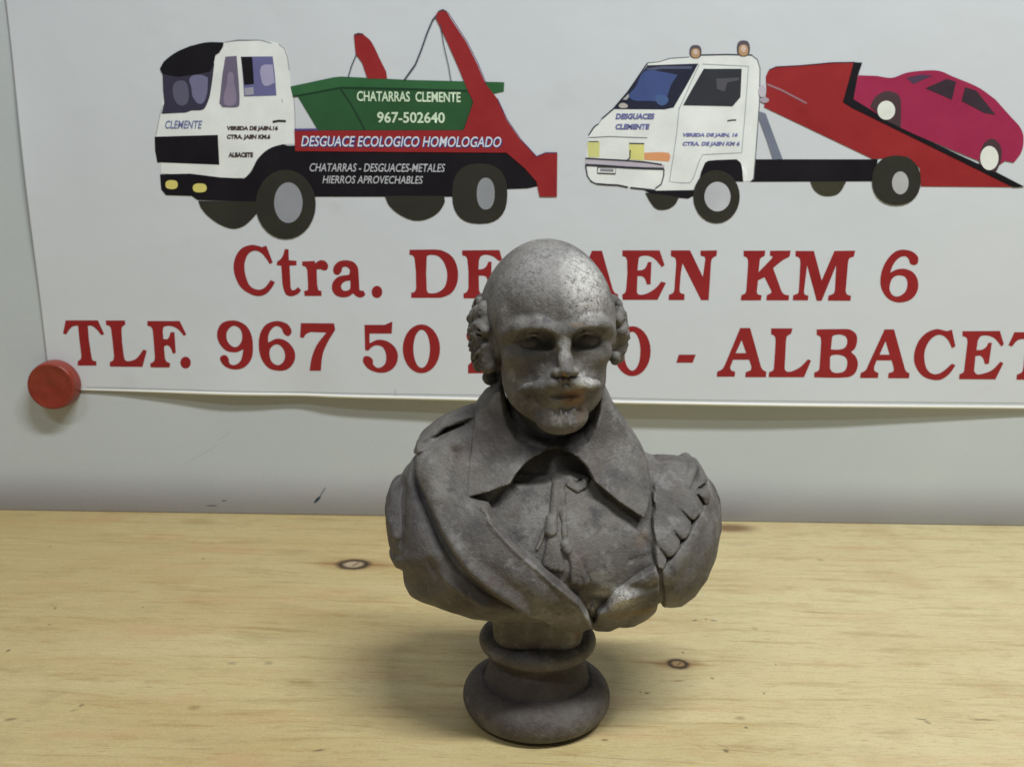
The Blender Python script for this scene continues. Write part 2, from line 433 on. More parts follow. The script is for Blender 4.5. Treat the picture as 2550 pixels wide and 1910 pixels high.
# ---- big red lettering
RED = ink(122, 27, 30, 1.42)
cA, cB, cC, cD = Crop(560, 600, 5.267), Crop(980, 600, 7.373), Crop(1500, 600, 6.9125), Crop(1820, 600, 4.424)
cE, cF, cG, cH = Crop(140, 780, 6.144), Crop(520, 780, 3.16), Crop(1500, 790, 4.022), Crop(2000, 790, 4.022)
gl_E = [(345,165),(985,165),(1070,415),(1025,455),(920,330,1),(830,270,1),(730,255,1),(640,280,1),(620,350),(605,510),(690,500,1),(745,460,1),(785,365),(845,365),(830,750),(765,750),(730,650,1),(680,610,1),(605,605),(595,880),(620,920,1),(700,925,1),(800,890,1),(920,810,1),(1015,700),(1095,725),(950,1015),(350,1015),(340,925),(390,890,1),(410,820),(430,560),(425,340),(400,280,1),(345,265)]
gl_A = [[(1380,108),(1480,108),(1590,500),(1610,530,1),(1642,545),(1638,600),(1430,600),(1435,550),(1490,520,1),(1470,425),(1310,425),(1280,500),(1290,530,1),(1330,545),(1325,595),(1145,595),(1150,545),(1200,520,1),(1230,470)], [(1395,230),(1440,360),(1335,360)]]
gl_6 = [[(650,155,1),(625,180,1),(590,160,1),(570,118,1),(530,102,1),(490,130,1),(468,180,1),(468,230),(540,200,1),(620,225,1),(675,300,1),(672,380,1),(620,440,1),(545,452,1),(470,430,1),(415,360,1),(393,260,1),(405,160,1),(450,90,1),(530,62,1),(610,80,1),(645,120,1)], [(540,245,1),(585,280,1),(600,340,1),(580,390,1),(540,408,1),(495,380,1),(478,320,1),(490,270,1)]]
LETTERS = [
 ('C', cA, [(505,75),(545,65),(628,285),(588,305),(540,230,1),(470,155,1),(390,130,1),(310,170,1),(265,270,1),(258,370,1),(280,480,1),(330,590,1),(430,640,1),(520,615,1),(600,515),(658,540),(620,610,1),(540,695,1),(440,725,1),(330,695,1),(210,610,1),(140,480,1),(115,350,1),(140,210,1),(220,100,1),(340,55,1),(430,65,1),(490,85)], (0,0)),
 ('t', cA, [(785,110),(835,110),(840,255),(940,262),(940,320),(850,325),(862,600),(880,645,1),(920,640,1),(960,605),(1000,650),(960,695,1),(880,725,1),(810,710,1),(775,650,1),(755,560),(740,325),(680,320),(685,275),(740,230,1),(770,170,1)], (0,0)),
 ('r', cA, [(1015,270),(1180,265),(1185,295),(1250,255,1),(1320,270,1),(1355,330,1),(1330,385,1),(1290,385,1),(1250,372,1),(1205,375),(1210,560),(1225,645),(1268,660),(1268,722),(1045,722),(1040,660),(1090,645),(1090,560),(1080,380),(1060,340),(1015,325)], (0,0)),
 ('a', cA, [[(1420,390,1),(1440,320,1),(1500,270,1),(1580,255,1),(1680,275,1),(1740,340,1),(1755,430),(1765,640),(1790,655,1),(1815,650),(1845,705),(1800,740,1),(1740,735,1),(1680,690),(1620,730,1),(1540,740,1),(1450,710,1),(1405,630,1),(1420,540,1),(1490,470,1),(1630,445),(1638,380,1),(1590,340,1),(1545,350,1),(1530,400,1),(1490,445,1),(1440,435,1)], [(1645,520),(1570,535,1),(1525,590,1),(1545,645,1),(1590,655,1),(1640,630,1)]], (0,0)),
 ('dot', cA, ell(1995, 670, 70, 80), (0,0)),
 ('D', cB, [[(295,165),(760,160),(880,175,1),(1030,250,1),(1130,370,1),(1185,580,1),(1160,800,1),(1060,960,1),(900,1035,1),(780,1045),(325,1045),(325,955),(390,930,1),(415,860),(410,560),(385,320),(350,270,1),(290,255)], [(610,290),(640,265,1),(730,258,1),(830,290,1),(920,390,1),(980,560,1),(975,740,1),(920,870,1),(800,950,1),(700,965),(640,955,1),(610,900),(600,600)]], (0,0)),
 ('E', cB, [(1260,175),(1945,170),(1995,350),(1940,375),(1830,290,1),(1700,255,1),(1610,280,1),(1570,350),(1560,525),(1640,515,1),(1700,470,1),(1740,385),(1800,385),(1795,750),(1730,750),(1700,660,1),(1640,640,1),(1565,640),(1570,900),(1600,960,1),(1700,965,1),(1850,900,1),(1960,760),(2010,770),(1900,1055),(1285,1055),(1285,970),(1340,940,1),(1375,870),(1375,560),(1355,340),(1330,290,1),(1260,265)], (0,0)),
 ('J', Crop(0,0,1), [(1338,624),(1384,624),(1384,638),(1376,644),(1374,712,1),(1354,742,1),(1318,744,1),(1300,724,1),(1304,706,1),(1322,704,1),(1328,722,1),(1342,726,1),(1348,708,1),(1348,644),(1338,638)], (0,0)),
 ('A', cG, gl_A, (-369, -192)),
 ('E', cC, gl_E, (0,0)),
 ('N', cC, [(1180,165),(1510,165),(1730,620),(1770,330),(1760,280,1),(1690,255),(1690,170),(1975,165),(1965,255),(1890,305,1),(1870,380),(1830,1020),(1700,1020),(1380,385),(1350,560),(1330,830),(1340,890,1),(1415,920),(1410,1018),(1140,1018),(1145,930),(1220,890,1),(1240,820),(1270,400),(1255,300,1),(1180,265)], (0,0)),
 ('K', cD, [(140,110),(380,108),(372,165),(325,195,1),(315,250),(305,345),(450,195),(460,170),(430,165),(432,110),(660,108),(645,175),(570,215,1),(465,300),(560,560),(590,590,1),(640,600),(638,655),(390,655),(395,600),(445,570,1),(440,540),(370,400),(300,435),(285,560),(300,590,1),(340,600),(330,655),(108,655),(115,600),(160,575,1),(170,540),(190,250),(180,190,1),(140,168)], (0,0)),
 ('M', cD, [(712,112),(915,112),(1000,435),(1140,112),(1370,108),(1355,172),(1305,195,1),(1290,250),(1265,550),(1280,590,1),(1325,605),(1315,660),(1068,658),(1075,605),(1130,580,1),(1145,545),(1160,270),(1000,660),(945,660),(840,270),(805,560),(815,590,1),(855,605),(848,655),(682,655),(685,600),(735,580,1),(748,550),(765,250),(755,190,1),(712,170)], (0,0)),
 ('six', cD, [[(2065,215,1),(2050,255,1),(2010,268,1),(1975,250,1),(1960,205,1),(1920,170,1),(1850,190,1),(1790,260,1),(1755,350),(1830,315,1),(1920,310,1),(2010,350,1),(2060,440,1),(2055,550,1),(1990,640,1),(1880,678,1),(1770,660,1),(1690,590,1),(1648,480,1),(1660,340,1),(1720,210,1),(1810,120,1),(1900,98,1),(2000,120,1),(2055,170,1)], [(1860,380,1),(1920,400,1),(1945,470,1),(1920,560,1),(1850,610,1),(1785,600,1),(1748,530,1),(1765,440,1),(1800,395,1)]], (0,0)),
 ('T', cE, [(145,110),(640,110),(735,320),(690,335),(620,250,1),(550,195,1),(485,190),(500,400),(540,660),(560,720,1),(615,735),(615,800),(330,800),(330,735),(375,700,1),(385,640),(355,400),(335,190),(250,205,1),(195,260,1),(155,325),(105,310)], (0,0)),
 ('L', cE, [(760,112),(1050,112),(1060,170),(1010,210,1),(1000,260),(1010,450),(1035,650),(1060,720,1),(1140,730,1),(1230,690,1),(1335,555),(1388,575),(1320,820),(825,815),(820,750),(870,720,1),(885,650),(860,400),(840,240),(820,200,1),(765,180)], (0,0)),
 ('F', cE, [(1395,120),(1890,120),(1990,325),(1955,348),(1870,250,1),(1790,205,1),(1700,195,1),(1640,220,1),(1640,395),(1710,390,1),(1750,290),(1810,290),(1830,605),(1785,620),(1750,530,1),(1700,490,1),(1650,510),(1665,690),(1690,740,1),(1745,765),(1735,830),(1445,828),(1440,770),(1495,735,1),(1510,670),(1490,400),(1475,250),(1450,210,1),(1395,190)], (0,0)),
 ('dot', cE, ell(1980, 755, 80, 90), (0,0)),
 ('nine', cF, [[(205,58,1),(290,95,1),(335,170,1),(348,270,1),(335,360,1),(280,425,1),(205,443,1),(130,420,1),(90,370,1),(95,340,1),(130,330,1),(155,355,1),(165,395,1),(200,408,1),(250,375,1),(272,285),(210,308,1),(130,290,1),(75,220,1),(68,140,1),(110,75,1)], [(205,100,1),(250,130,1),(262,200,1),(235,255,1),(195,265,1),(150,225,1),(140,160,1),(165,115,1)]], (0,0)),
 ('six', cF, gl_6, (0,0)),
 ('seven', cF, [(725,78),(985,80),(995,130),(930,240,1),(895,330,1),(882,452),(793,452),(810,350,1),(850,250,1),(925,152),(800,148),(765,165,1),(745,195),(718,190)], (0,0)),
 ('five', cF, [(1225,92),(1385,92),(1445,65),(1440,160),(1265,160),(1265,235),(1340,208,1),(1430,235,1),(1485,310,1),(1475,400,1),(1420,455,1),(1345,468,1),(1260,440,1),(1215,385,1),(1220,345,1),(1255,338,1),(1290,365,1),(1295,405,1),(1335,430,1),(1385,400,1),(1395,330,1),(1370,270,1),(1325,252,1),(1285,265,1),(1255,295),(1230,290)], (0,0)),
 ('zero', cF, [ell(1673, 280, 147, 192), ell(1675, 280, 65, 150)], (0,0)),
 ('two', cF, [(2040,472),(2040,410),(2150,300,1),(2220,190,1),(2200,130,1),(2150,120,1),(2120,170,1),(2080,215,1),(2040,215,1),(2035,150,1),(2150,85,1),(2260,110,1),(2300,190,1),(2260,280,1),(2180,390),(2290,380),(2310,340),(2330,350),(2320,472)], (0,0)),
 ('six', cF, gl_6, (616, 6)),
 ('four', Crop(0,0,1), [[(1470,812),(1490,812),(1490,886),(1504,886),(1504,902),(1490,902),(1490,932),(1462,932),(1462,902),(1412,902),(1412,886)], [(1462,842),(1462,886),(1434,886)]], (0,0)),
 ('zero', cG, [ell(300, 340, 184, 250), ell(299, 340, 82, 195)], (0,0)),
 ('dash', cG, [(765,375),(935,375),(905,455),(740,455)], (0,0)),
 ('A', cG, gl_A, (0,0)),
 ('L', cG, [(1690,112),(1905,112),(1890,165),(1850,190,1),(1840,230),(1825,520),(1850,545,1),(1900,540,1),(1980,500,1),(2060,420),(2090,435),(2020,600),(1665,600),(1670,550),(1710,530,1),(1720,480),(1735,240),(1725,190,1),(1690,170)], (0,0)),
 ('B', cH, [[(135,122),(400,118),(470,125,1),(530,170,1),(540,240,1),(520,310,1),(480,348),(530,400,1),(548,480,1),(510,570,1),(430,602,1),(110,602),(110,555),(155,530,1),(165,480),(180,250),(170,195,1),(135,178)], [(290,200),(310,180,1),(380,175,1),(430,200,1),(440,260,1),(410,310,1),(340,325,1),(278,322)], [(270,400),(290,380,1),(370,378,1),(430,410,1),(440,480,1),(410,540,1),(340,558,1),(290,545,1),(268,510)]], (0,0)),
 ('A', cH, [[(815,122),(910,122),(1020,520),(1040,550,1),(1065,560),(1060,610),(850,610),(855,560),(905,535,1),(885,432),(735,432),(710,500),(715,535,1),(755,560),(748,608),(570,608),(575,560),(625,530,1),(650,480)], [(825,240),(865,375),(765,375)]], (0,0)),
 ('C', cH, [(1440,140),(1490,125),(1525,290),(1490,312),(1450,230,1),(1400,185,1),(1340,180,1),(1270,230,1),(1220,330,1),(1215,430,1),(1240,520,1),(1300,568,1),(1380,555,1),(1490,465),(1525,480),(1470,560,1),(1390,620,1),(1310,628,1),(1200,590,1),(1125,490,1),(1110,380,1),(1150,250,1),(1230,160,1),(1330,120,1),(1400,130,1)], (0,0)),
 ('E', cH, [(1595,140),(1970,138),(2010,270),(1985,295),(1920,215,1),(1850,185,1),(1780,190,1),(1750,230),(1735,330),(1790,325,1),(1830,300,1),(1855,255),(1890,255),(1860,465),(1820,470),(1800,410,1),(1770,385,1),(1725,390),(1712,540),(1740,570,1),(1800,565,1),(1890,530,1),(1975,445),(2005,460),(1925,622),(1560,620),(1565,570),(1605,550,1),(1615,500),(1645,250),(1635,205,1),(1595,190)], (0,0)),
 ('T', cH, [(2115,150),(2480,150),(2510,300),(2480,310),(2420,230,1),(2360,205,1),(2335,500),(2345,555,1),(2390,580),(2385,625),(2135,625),(2140,575),(2190,550,1),(2205,500),(2230,215),(2150,230,1),(2090,295),(2055,280)], (0,0)),
]
def part_empty(name):
    o = empty(name, (0, 0, 0)); o.parent = POSTER; return o
line1 = part_empty('printed_address_line'); line2 = part_empty('printed_phone_line')
for i, (nm, cr, lp, sh) in enumerate(LETTERS):
    shape('letter' if len(nm) == 1 else {'dot': 'full_stop', 'dash': 'dash'}.get(nm, 'digit'), cr, lp, RED, line1 if i < 14 else line2, 0, sh)

line('hem_crease', Crop(0, 0, 1), [(215,964),(450,970),(700,976),(1000,981),(1300,985),(1700,995),(2100,1000),(2560,1004)], 1.6, ink(140, 142, 142), POSTER, 0)
line('hem_crease', Crop(0, 0, 1), [(984,968),(985,990)], 2.0, ink(146, 150, 152), POSTER, 1)
# ---- printed skip truck
cL, cM = Crop(350, 0, 2.6723), Crop(700, 0, 2.6722)
T1 = part_empty('printed_skip_truck')
BLK, TYRE, WHT = ink(14, 11, 18, 1.3), ink(40, 40, 34, 1.3), ink(184, 188, 187, 1.62)
GRN, GRND, TRED = ink(33, 68, 40), ink(22, 48, 32), ink(126, 31, 34, 1.42)
def LM(p): return (p[0] + 935.3,) + tuple(p[1:])        # right-hand view into left-hand view coordinates
shape('cab', cL, [(145,480),(300,330,1),(555,283),(800,272),(900,285,1),(960,320,1),(985,400,1),(1000,560),(1024,650),(1028,960),(940,962),(830,1020),(760,1100),(700,1185),(540,1190),(140,1155),(135,1090),(104,900),(132,760),(150,650)], WHT, T1, 0)
for pts, w in (([(150,700),(132,760),(104,900)], 4), ([(560,284),(650,268),(800,270),(870,290)], 5), ([(920,295),(958,325),(978,380),(990,470)], 5), ([(1020,650),(1028,760),(1030,900)], 4), ([(940,660),(945,685)], 4)):
    line('cab_outline', cL, pts, w, ink(120, 122, 126), T1, 1)
shape('windscreen', cL, [(146,470),(492,425),(478,540),(462,640),(440,700,1),(415,732,1),(340,738),(300,752),(140,760),(158,690),(150,600)], ink(44, 42, 58), T1, 1)
shape('windscreen_glare', cL, [(225,560,1),(290,540,1),(320,600,1),(310,690,1),(255,700,1),(220,640,1)], ink(74, 74, 92), T1, 2)
shape('windscreen_glare', cL, [(330,520,1),(400,500,1),(450,520),(440,640,1),(400,695,1),(350,650,1),(340,590,1)], ink(92, 92, 118), T1, 2)
shape('sun_visor', cL, [(555,285),(550,312),(525,352),(500,368),(488,430),(462,478),(380,492),(250,512),(145,492),(130,460),(160,410,1),(240,350,1),(330,310),(440,285,1)], BLK, T1, 3)
shape('door_window', cL, [(565,380),(640,375),(655,560),(658,700,1),(640,716,1),(545,716),(525,690),(545,500)], ink(88, 82, 102), T1, 1)
shape('door_window', cL, [(668,380),(880,378),(895,500),(905,638),(690,645),(680,500)], ink(84, 84, 122), T1, 1)
shape('window_glare', cL, [(805,445,1),(880,432),(893,555),(830,575,1),(806,540,1)], ink(132, 130, 156), T1, 2)
shape('window_glare', cL, [(692,590),(752,582),(755,630),(696,638)], ink(128, 128, 142), T1, 2)
shape('window_glare', cL, [(575,560,1),(600,480,1),(625,560,1),(632,690,1),(560,695,1)], ink(112, 104, 124), T1, 2)
shape('head_rest', cL, [(670,382),(744,382),(756,560),(692,568)], BLK, T1, 2)
shape('grille', cL, [(95,912),(515,900),(525,1098),(112,1082),(97,1000)], BLK, T1, 1)
shape('chassis', cL, [(130,1162),(330,1157),(530,1182),(690,1190),(735,1145,1),(780,1060,1),(850,995,1),(940,964,1),(985,972),(1030,970),LM((95,1000)),LM((1120,1010)),LM((1500,1010)),LM((1680,1150,1)),LM((1707,1240)),LM((1640,1255)),LM((1500,1260)),LM((1140,1310)),LM((240,1310)),(750,1342),(380,1332),(340,1305),(170,1300),(138,1262)], BLK, T1, 1)
for c in ((208, 1230, 41, 30), (395, 1252, 46, 30)): shape('headlight', cL, ell(*c, n=2.6), ink(176, 168, 96), T1, 2)
shape('wheel', cL, [(385,1338),(765,1342),(790,1400),(740,1460,1),(680,1508,1),(610,1522,1),(520,1490,1),(440,1430,1),(400,1380)], TYRE, T1, 2)
shape('wheel', cL, ell(967, 1361, 200, 231), TYRE, T1, 4)
shape('wheel_hub', cL, ell(985, 1350, 95, 135), ink(116, 119, 126), T1, 5)
shape('wheel', cM, [(690,1305),(1085,1305),(1088,1350,1),(1040,1420,1),(960,1462,1),(880,1467,1),(790,1430,1),(720,1370,1)], TYRE, T1, 2)
shape('wheel', cM, ell(1322, 1290, 184, 200, 2.5), TYRE, T1, 2)
shape('wheel_hub', cM, ell(1362, 1290, 60, 106, 2.2), ink(116, 119, 124), T1, 3)
shape('skip_body', cM, [(105,635),(400,575),(860,580),(1255,590),(1278,680),(1250,770),(1212,868),(245,868)], GRN, T1, 1)
shape('skip_rim', cM, [(63,578),(350,517),(400,512),(860,535),(1485,550),(1482,610),(1400,627),(1240,603),(860,592),(400,582),(78,642)], ink(37, 78, 46), T1, 2)
for pts in ([(78,644),(400,584),(860,594),(1240,605)], [(395,590),(470,700),(560,866)], [(1255,600),(1278,680),(1250,770),(1215,866)]):
    line('skip_crease', cM, pts, 10, GRND, T1, 3)
shape('lift_arm', cM, [(485,235),(515,222,1),(548,232),(600,280,1),(660,400),(700,480),(706,527),(575,525),(540,420),(497,362)], TRED, T1, 3)
shape('lift_arm', cM, [(1033,95),(1065,68,1),(1102,78),(1130,130),(1230,280),(1300,420),(1360,560),(1440,660),(1500,800),(1590,930),(1700,1045),(1760,1020,1),(1838,1020),(1835,1310),(1720,1310),(1700,1210),(1620,1120),(1500,1018),(95,1008),(90,872),(1215,870),(1250,770),(1280,680),(1240,600),(1180,450),(1100,270),(1030,125)], TRED, T1, 4)
for pts, w in (([(502,365),(470,440),(448,512)], 7), ([(1035,105),(1010,135),(975,215),(935,330),(895,430),(820,535)], 10), ([(1060,165),(1085,310),(1115,440),(1132,542)], 5), ([(490,232),(545,228)], 7), ([(1045,82),(1075,68),(1105,82)], 8)):
    line('lift_chain', cM, pts, w, ink(52, 54, 66), T1, 5)
for pts, w in (([(1110,85),(1240,285),(1310,425),(1365,560)], 5), ([(1440,660),(1505,800),(1595,930),(1702,1046)], 6), ([(1702,1042),(1760,1018),(1836,1018)], 6)):
    line('arm_outline', cM, pts, w, ink(74, 50, 84), T1, 5)
line('arm_edge', cM, [(90,866),(245,864)], 14, ink(66, 56, 104), T1, 5)
text('skip_lettering', cM, 'CHATARRAS  CLEMENTE', (505,608,1195,676), ink(168, 186, 164), T1, 4, 0, 0.02, 8)
text('skip_lettering', cM, '967-502640', (640,746,1090,820), ink(168, 186, 164), T1, 4, 0, 0.02, 3)
text('side_lettering_shade', cM, 'DESGUACE ECOLOGICO HOMOLOGADO', (140,912,1472,982), ink(46, 44, 98), T1, 5, 0.22, 0.05, 6)
text('side_lettering', cM, 'DESGUACE ECOLOGICO HOMOLOGADO', (135,906,1465,976), ink(176, 184, 196), T1, 6, 0.22, 0.008, 6)
text('side_lettering', cM, 'CHATARRAS - DESGUACES-METALES', (192,1088,1092,1143), ink(150, 152, 158), T1, 6, 0.22, 0.008, 4)
text('side_lettering', cM, 'HIERROS APROVECHABLES', (277,1170,945,1222), ink(150, 152, 158), T1, 6, 0.22, 0.008, 3)
text('cab_lettering', cL, 'CLEMENTE', (165,804,412,858), ink(92, 100, 138), T1, 2, 0.25, 0.015)
BRN = ink(54, 40, 42)
text('cab_lettering', cL, 'VEREDA DE JAEN,16', (575,840,915,876), BRN, T1, 2, 0.08, 0.055)
text('cab_lettering', cL, 'CTRA. JAEN KM,6', (575,896,865,934), BRN, T1, 2, 0.08, 0.055)
text('cab_lettering', cL, 'ALBACETE', (585,1015,750,1048), BRN, T1, 2, 0.08, 0.055)
line('door_handle', cL, [(880,813),(920,806),(968,808)], 14, ink(36, 34, 38), T1, 2)

# ---- printed recovery truck with a car on its ramp
cR, cQ = Crop(1420, 60, 3.069), Crop(1850, 100, 3.16)
T2 = part_empty('printed_recovery_truck')
LIN = ink(40, 40, 48); GLN = ink(126, 134, 140)
shape('cab', cR, [(590,300),(760,265),(1000,240),(1390,243),(1430,275,1),(1450,340,1),(1446,600),(1420,900),(1400,1200),(1322,1205),(1310,1080),(1280,1040),(1050,1050),(1000,1130),(960,1230),(930,1272),(660,1275),(450,1250),(200,1225),(140,1180),(118,1030),(140,860),(240,722),(330,645),(440,520)], WHT, T2, 0)
for pts, w in (([(590,302),(440,522),(330,650),(240,728)], 11), ([(215,765),(180,790),(140,852)], 9), ([(590,300),(680,290),(760,265),(910,255)], 6), ([(1000,240),(1200,236),(1390,240)], 10), ([(1385,240),(1430,275),(1450,340),(1446,600),(1425,900),(1400,1195)], 7),
               ([(140,870),(300,862),(590,872)], 6), ([(240,728),(215,765)], 5)):
    line('cab_outline', cR, pts, w, LIN if w > 7 else ink(84, 86, 92), T2, 1)
for pts in ([(832,640),(815,820),(790,1000),(757,1205),(850,1215),(915,1215),(940,1180),(985,1050),(1012,1000),(1310,985),(1335,700),(1362,325),(1010,308)], [(985,310),(860,590),(832,650)]):
    line('door_outline', cR, pts, 6, GLN, T2, 1)
shape('windscreen', cR, [(590,318),(978,305),(900,450),(790,640),(720,655),(325,652),(440,520)], ink(28, 30, 46), T2, 1)
shape('windscreen_glare', cR, [(570,362,1),(700,368,1),(820,392),(770,470,1),(720,580,1),(600,590,1),(450,565,1),(500,480,1)], ink(52, 66, 108), T2, 2)
shape('windscreen_glare', cR, [(650,560,1),(720,545,1),(750,590,1),(690,625,1)], ink(58, 78, 116), T2, 3)
shape('windscreen_glare', cR, [(370,628,1),(400,605,1),(440,630,1),(400,645,1)], ink(150, 146, 142), T2, 3)
shape('windscreen_glare', cR, [(400,580),(445,535),(448,560),(430,582)], ink(140, 142, 142), T2, 3)
line('windscreen_band', cR, [(585,352),(700,335),(930,335)], 22, ink(66, 72, 92), T2, 2)
shape('door_window', cR, [(1020,345),(1310,345),(1300,560),(1240,630),(862,622),(930,500)], ink(38, 40, 46), T2, 2)
shape('window_glare', cR, [(1115,420),(1290,412),(1285,432),(1200,450),(1180,520),(1120,500)], ink(66, 66, 72), T2, 3)
for cx, cy, rx, ry in ((957, 215, 46, 52), (1323, 190, 50, 62)):
    shape('beacon', cR, ell(cx, cy, rx, ry, 2.6), ink(70, 66, 74), T2, 1)
    shape('beacon_lens', cR, ell(cx, cy + ry*0.2, rx*0.72, ry*0.7, 2.4), ink(152, 122, 88), T2, 2)
    shape('beacon_glare', cR, ell(cx, cy + ry*0.05, rx*0.4, ry*0.42), ink(170, 152, 146), T2, 3)
shape('headlight', cR, [(132,903),(225,900),(222,1018),(138,1018)], ink(172, 172, 112), T2, 1)
shape('headlight', cR, [(448,918),(565,920),(562,1045),(452,1035)], ink(176, 174, 108), T2, 1)
shape('indicator', cR, [(565,985),(745,985,1),(765,1015,1),(752,1052),(565,1040)], ink(178, 126, 88), T2, 1)
line('lamp_edge', cR, [(450,914),(565,916)], 9, LIN, T2, 2); line('lamp_edge', cR, [(458,965),(455,1025),(430,1046)], 9, LIN, T2, 2); line('lamp_edge', cR, [(140,900),(215,900)], 6, LIN, T2, 2)
shape('bumper', cR, [(116,1030),(440,1048),(722,1080),(715,1110),(430,1098),(116,1078)], ink(150, 146, 156), T2, 1)
line('bumper_edge', cR, [(116,1028),(220,1034),(440,1046),(580,1058),(700,1076)], 12, LIN, T2, 2)
line('bumper_edge', cR, [(116,1078),(240,1084),(430,1098),(560,1104),(714,1108)], 17, LIN, T2, 2)
for pts, w in (([(116,1080),(130,1160),(160,1205),(200,1222)], 8), ([(200,1222),(300,1230),(360,1232),(440,1248)], 12), ([(460,1252),(560,1262),(650,1272)], 12), ([(650,1258),(695,1225),(714,1160),(716,1108)], 9)):
    line('bumper_edge', cR, pts, w, LIN, T2, 2)
for pts in ([(210,1092),(350,1096),(345,1146),(207,1140),(210,1092)],): line('number_plate', cR, pts, 8, LIN, T2, 3)
line('number_plate_characters', cR, [(228,1114),(330,1118)], 16, ink(112, 112, 122), T2, 3)
shape('wheel_arch', cR, [(1030,1062),(1060,1046,1),(1270,1035),(1305,1070,1),(1322,1205),(985,1200),(1000,1130)], BLK, T2, 1)
shape('sill_shadow', cR, [(560,1268),(640,1275),(950,1270),(945,1312),(900,1335),(840,1330),(620,1300)], BLK, T2, 1)
shape('wheel', cR, [(572,1290),(832,1322),(800,1380,1),(740,1416,1),(660,1414,1),(610,1360,1)], TYRE, T2, 2)
shape('wheel', cR, ell(1117, 1320, 178, 203), TYRE, T2, 3)
shape('wheel_hub', cR, ell(1124, 1320, 100, 113), ink(152, 154, 160), T2, 4)
text('cab_lettering', cR, 'DESGUACES', (345,685,645,730), ink(84, 86, 130), T2, 2, 0.22, 0.05)
text('cab_lettering', cR, 'CLEMENTE', (345,765,608,808), ink(84, 86, 130), T2, 2, 0.22, 0.05)
text('cab_lettering', cR, 'VEREDA DE JAEN, 16', (860,834,1280,870), ink(96, 98, 142), T2, 2, 0.22, 0.05)
text('cab_lettering', cR, 'CTRA. DE JAEN KM 6', (858,900,1295,940), ink(96, 98, 142), T2, 2, 0.22, 0.05)
line('door_handle', cR, [(1200,742),(1230,736),(1268,735)], 9, LIN, T2, 2)
shape('chassis', cQ, [(100,940),(1060,940),(1040,1112),(55,1116),(82,1090)], BLK, T2, 1)
shape('lift_ram', cQ, [(118,560),(178,580),(230,720),(312,938),(235,942),(190,800),(130,640)], ink(92, 98, 112), T2, 2)
shape('tipping_ramp', cQ, [(180,290),(205,240,1),(260,215),(450,205),(700,182),(875,180),(885,200),(795,490),(870,530),(2130,1158),(1400,1152),(1390,1010),(1300,920),(1020,937),(165,530),(185,400)], TRED, T2, 2)
line('ramp_edge', cQ, [(205,238),(260,214),(450,204),(700,181),(880,178)], 8, ink(66, 30, 40), T2, 3)
line('ramp_slot', cQ, [(190,350),(300,395),(500,500)], 15, ink(124, 92, 100), T2, 3)
shape('winch', cQ, ell(150, 405, 28, 48), ink(150, 146, 156), T2, 4); shape('winch', cQ, ell(170, 475, 34, 22), ink(134, 126, 136), T2, 4)
shape('car_body', cQ, [(905,280),(1050,285),(1170,300,1),(1280,262,1),(1400,245,1),(1540,245,1),(1650,290,1),(1850,375,1),(1985,470),(2100,600,1),(2180,690,1),(2206,770,1),(2190,880,1),(2130,965),(2060,952),(1985,1005),(1800,930),(1230,695),(862,490),(880,380)], ink(128, 31, 62, 1.5), T2, 3)
shape('ramp_rail', cQ, [(870,178),(937,180),(900,290),(868,468),(1230,688),(1990,1040),(2214,1156),(2125,1160),(850,532),(785,490),(830,330)], BLK, T2, 4)
shape('car_wheel', cQ, [(1000,525),(1040,450,1),(1130,405,1),(1225,440,1),(1242,560),(1238,690),(1140,645)], ink(56, 42, 46), T2, 5)
shape('car_wheel_hub', cQ, ell(1125, 555, 70, 75), ink(180, 184, 178), T2, 6)
shape('car_wheel', cQ, [(1855,960),(1885,830,1),(1955,778,1),(2020,830,1),(2030,940,1),(1985,1045),(1900,1005)], ink(56, 42, 46), T2, 5)
shape('car_wheel_hub', cQ, ell(1935, 930, 72, 95), ink(180, 184, 178), T2, 6)
shape('car_window', cQ, [(1285,300),(1400,275),(1490,282),(1340,348)], ink(60, 46, 66), T2, 4)
shape('car_window', cQ, [(1435,382),(1600,308),(1675,330),(1642,472)], ink(44, 34, 42), T2, 4)
shape('car_window', cQ, [(1718,482),(1745,372),(1835,402),(1985,590),(1900,578)], ink(44, 34, 42), T2, 4)
shape('wheel', cQ, ell(1205, 1105, 192, 195, 2.2), TYRE, T2, 5)
shape('wheel_hub', cQ, ell(1235, 1125, 65, 90), ink(140, 142, 142), T2, 6)
shape('wheel', cQ, [(528,1116),(812,1116),(760,1200,1),(700,1226,1),(620,1222,1),(560,1180,1)], ink(46, 46, 34), T2, 2)

# ------------------------------------------------------------------ the red magnet
def lathe(name, prof, mat, parent=None, seg=64, axis='Z'):
    vs, fs = [], []
    n = len(prof)
    for k in range(seg):
        a = 2*math.pi*k/seg; c, s = math.cos(a), math.sin(a)
        for r, h in prof: vs.append((r*c, r*s, h) if axis == 'Z' else (r*c, -h, r*s))
    for k in range(seg):
        k2 = (k+1) % seg
        for j in range(n - 1):
            q = [k*n + j, k2*n + j, k2*n + j + 1, k*n + j + 1]
            fs.append(q if axis == 'Z' else q[::-1])
    o = new_mesh(name, vs, fs, mat, parent, smooth=True)
    bm = bmesh.new(); bm.from_mesh(o.data); bmesh.ops.remove_doubles(bm, verts=bm.verts, dist=1e-6)
    bmesh.ops.recalc_face_normals(bm, faces=bm.faces); bm.to_mesh(o.data); bm.free()
    o.data.polygons.foreach_set('use_smooth', np.ones(len(o.data.polygons), dtype=bool))
    return o
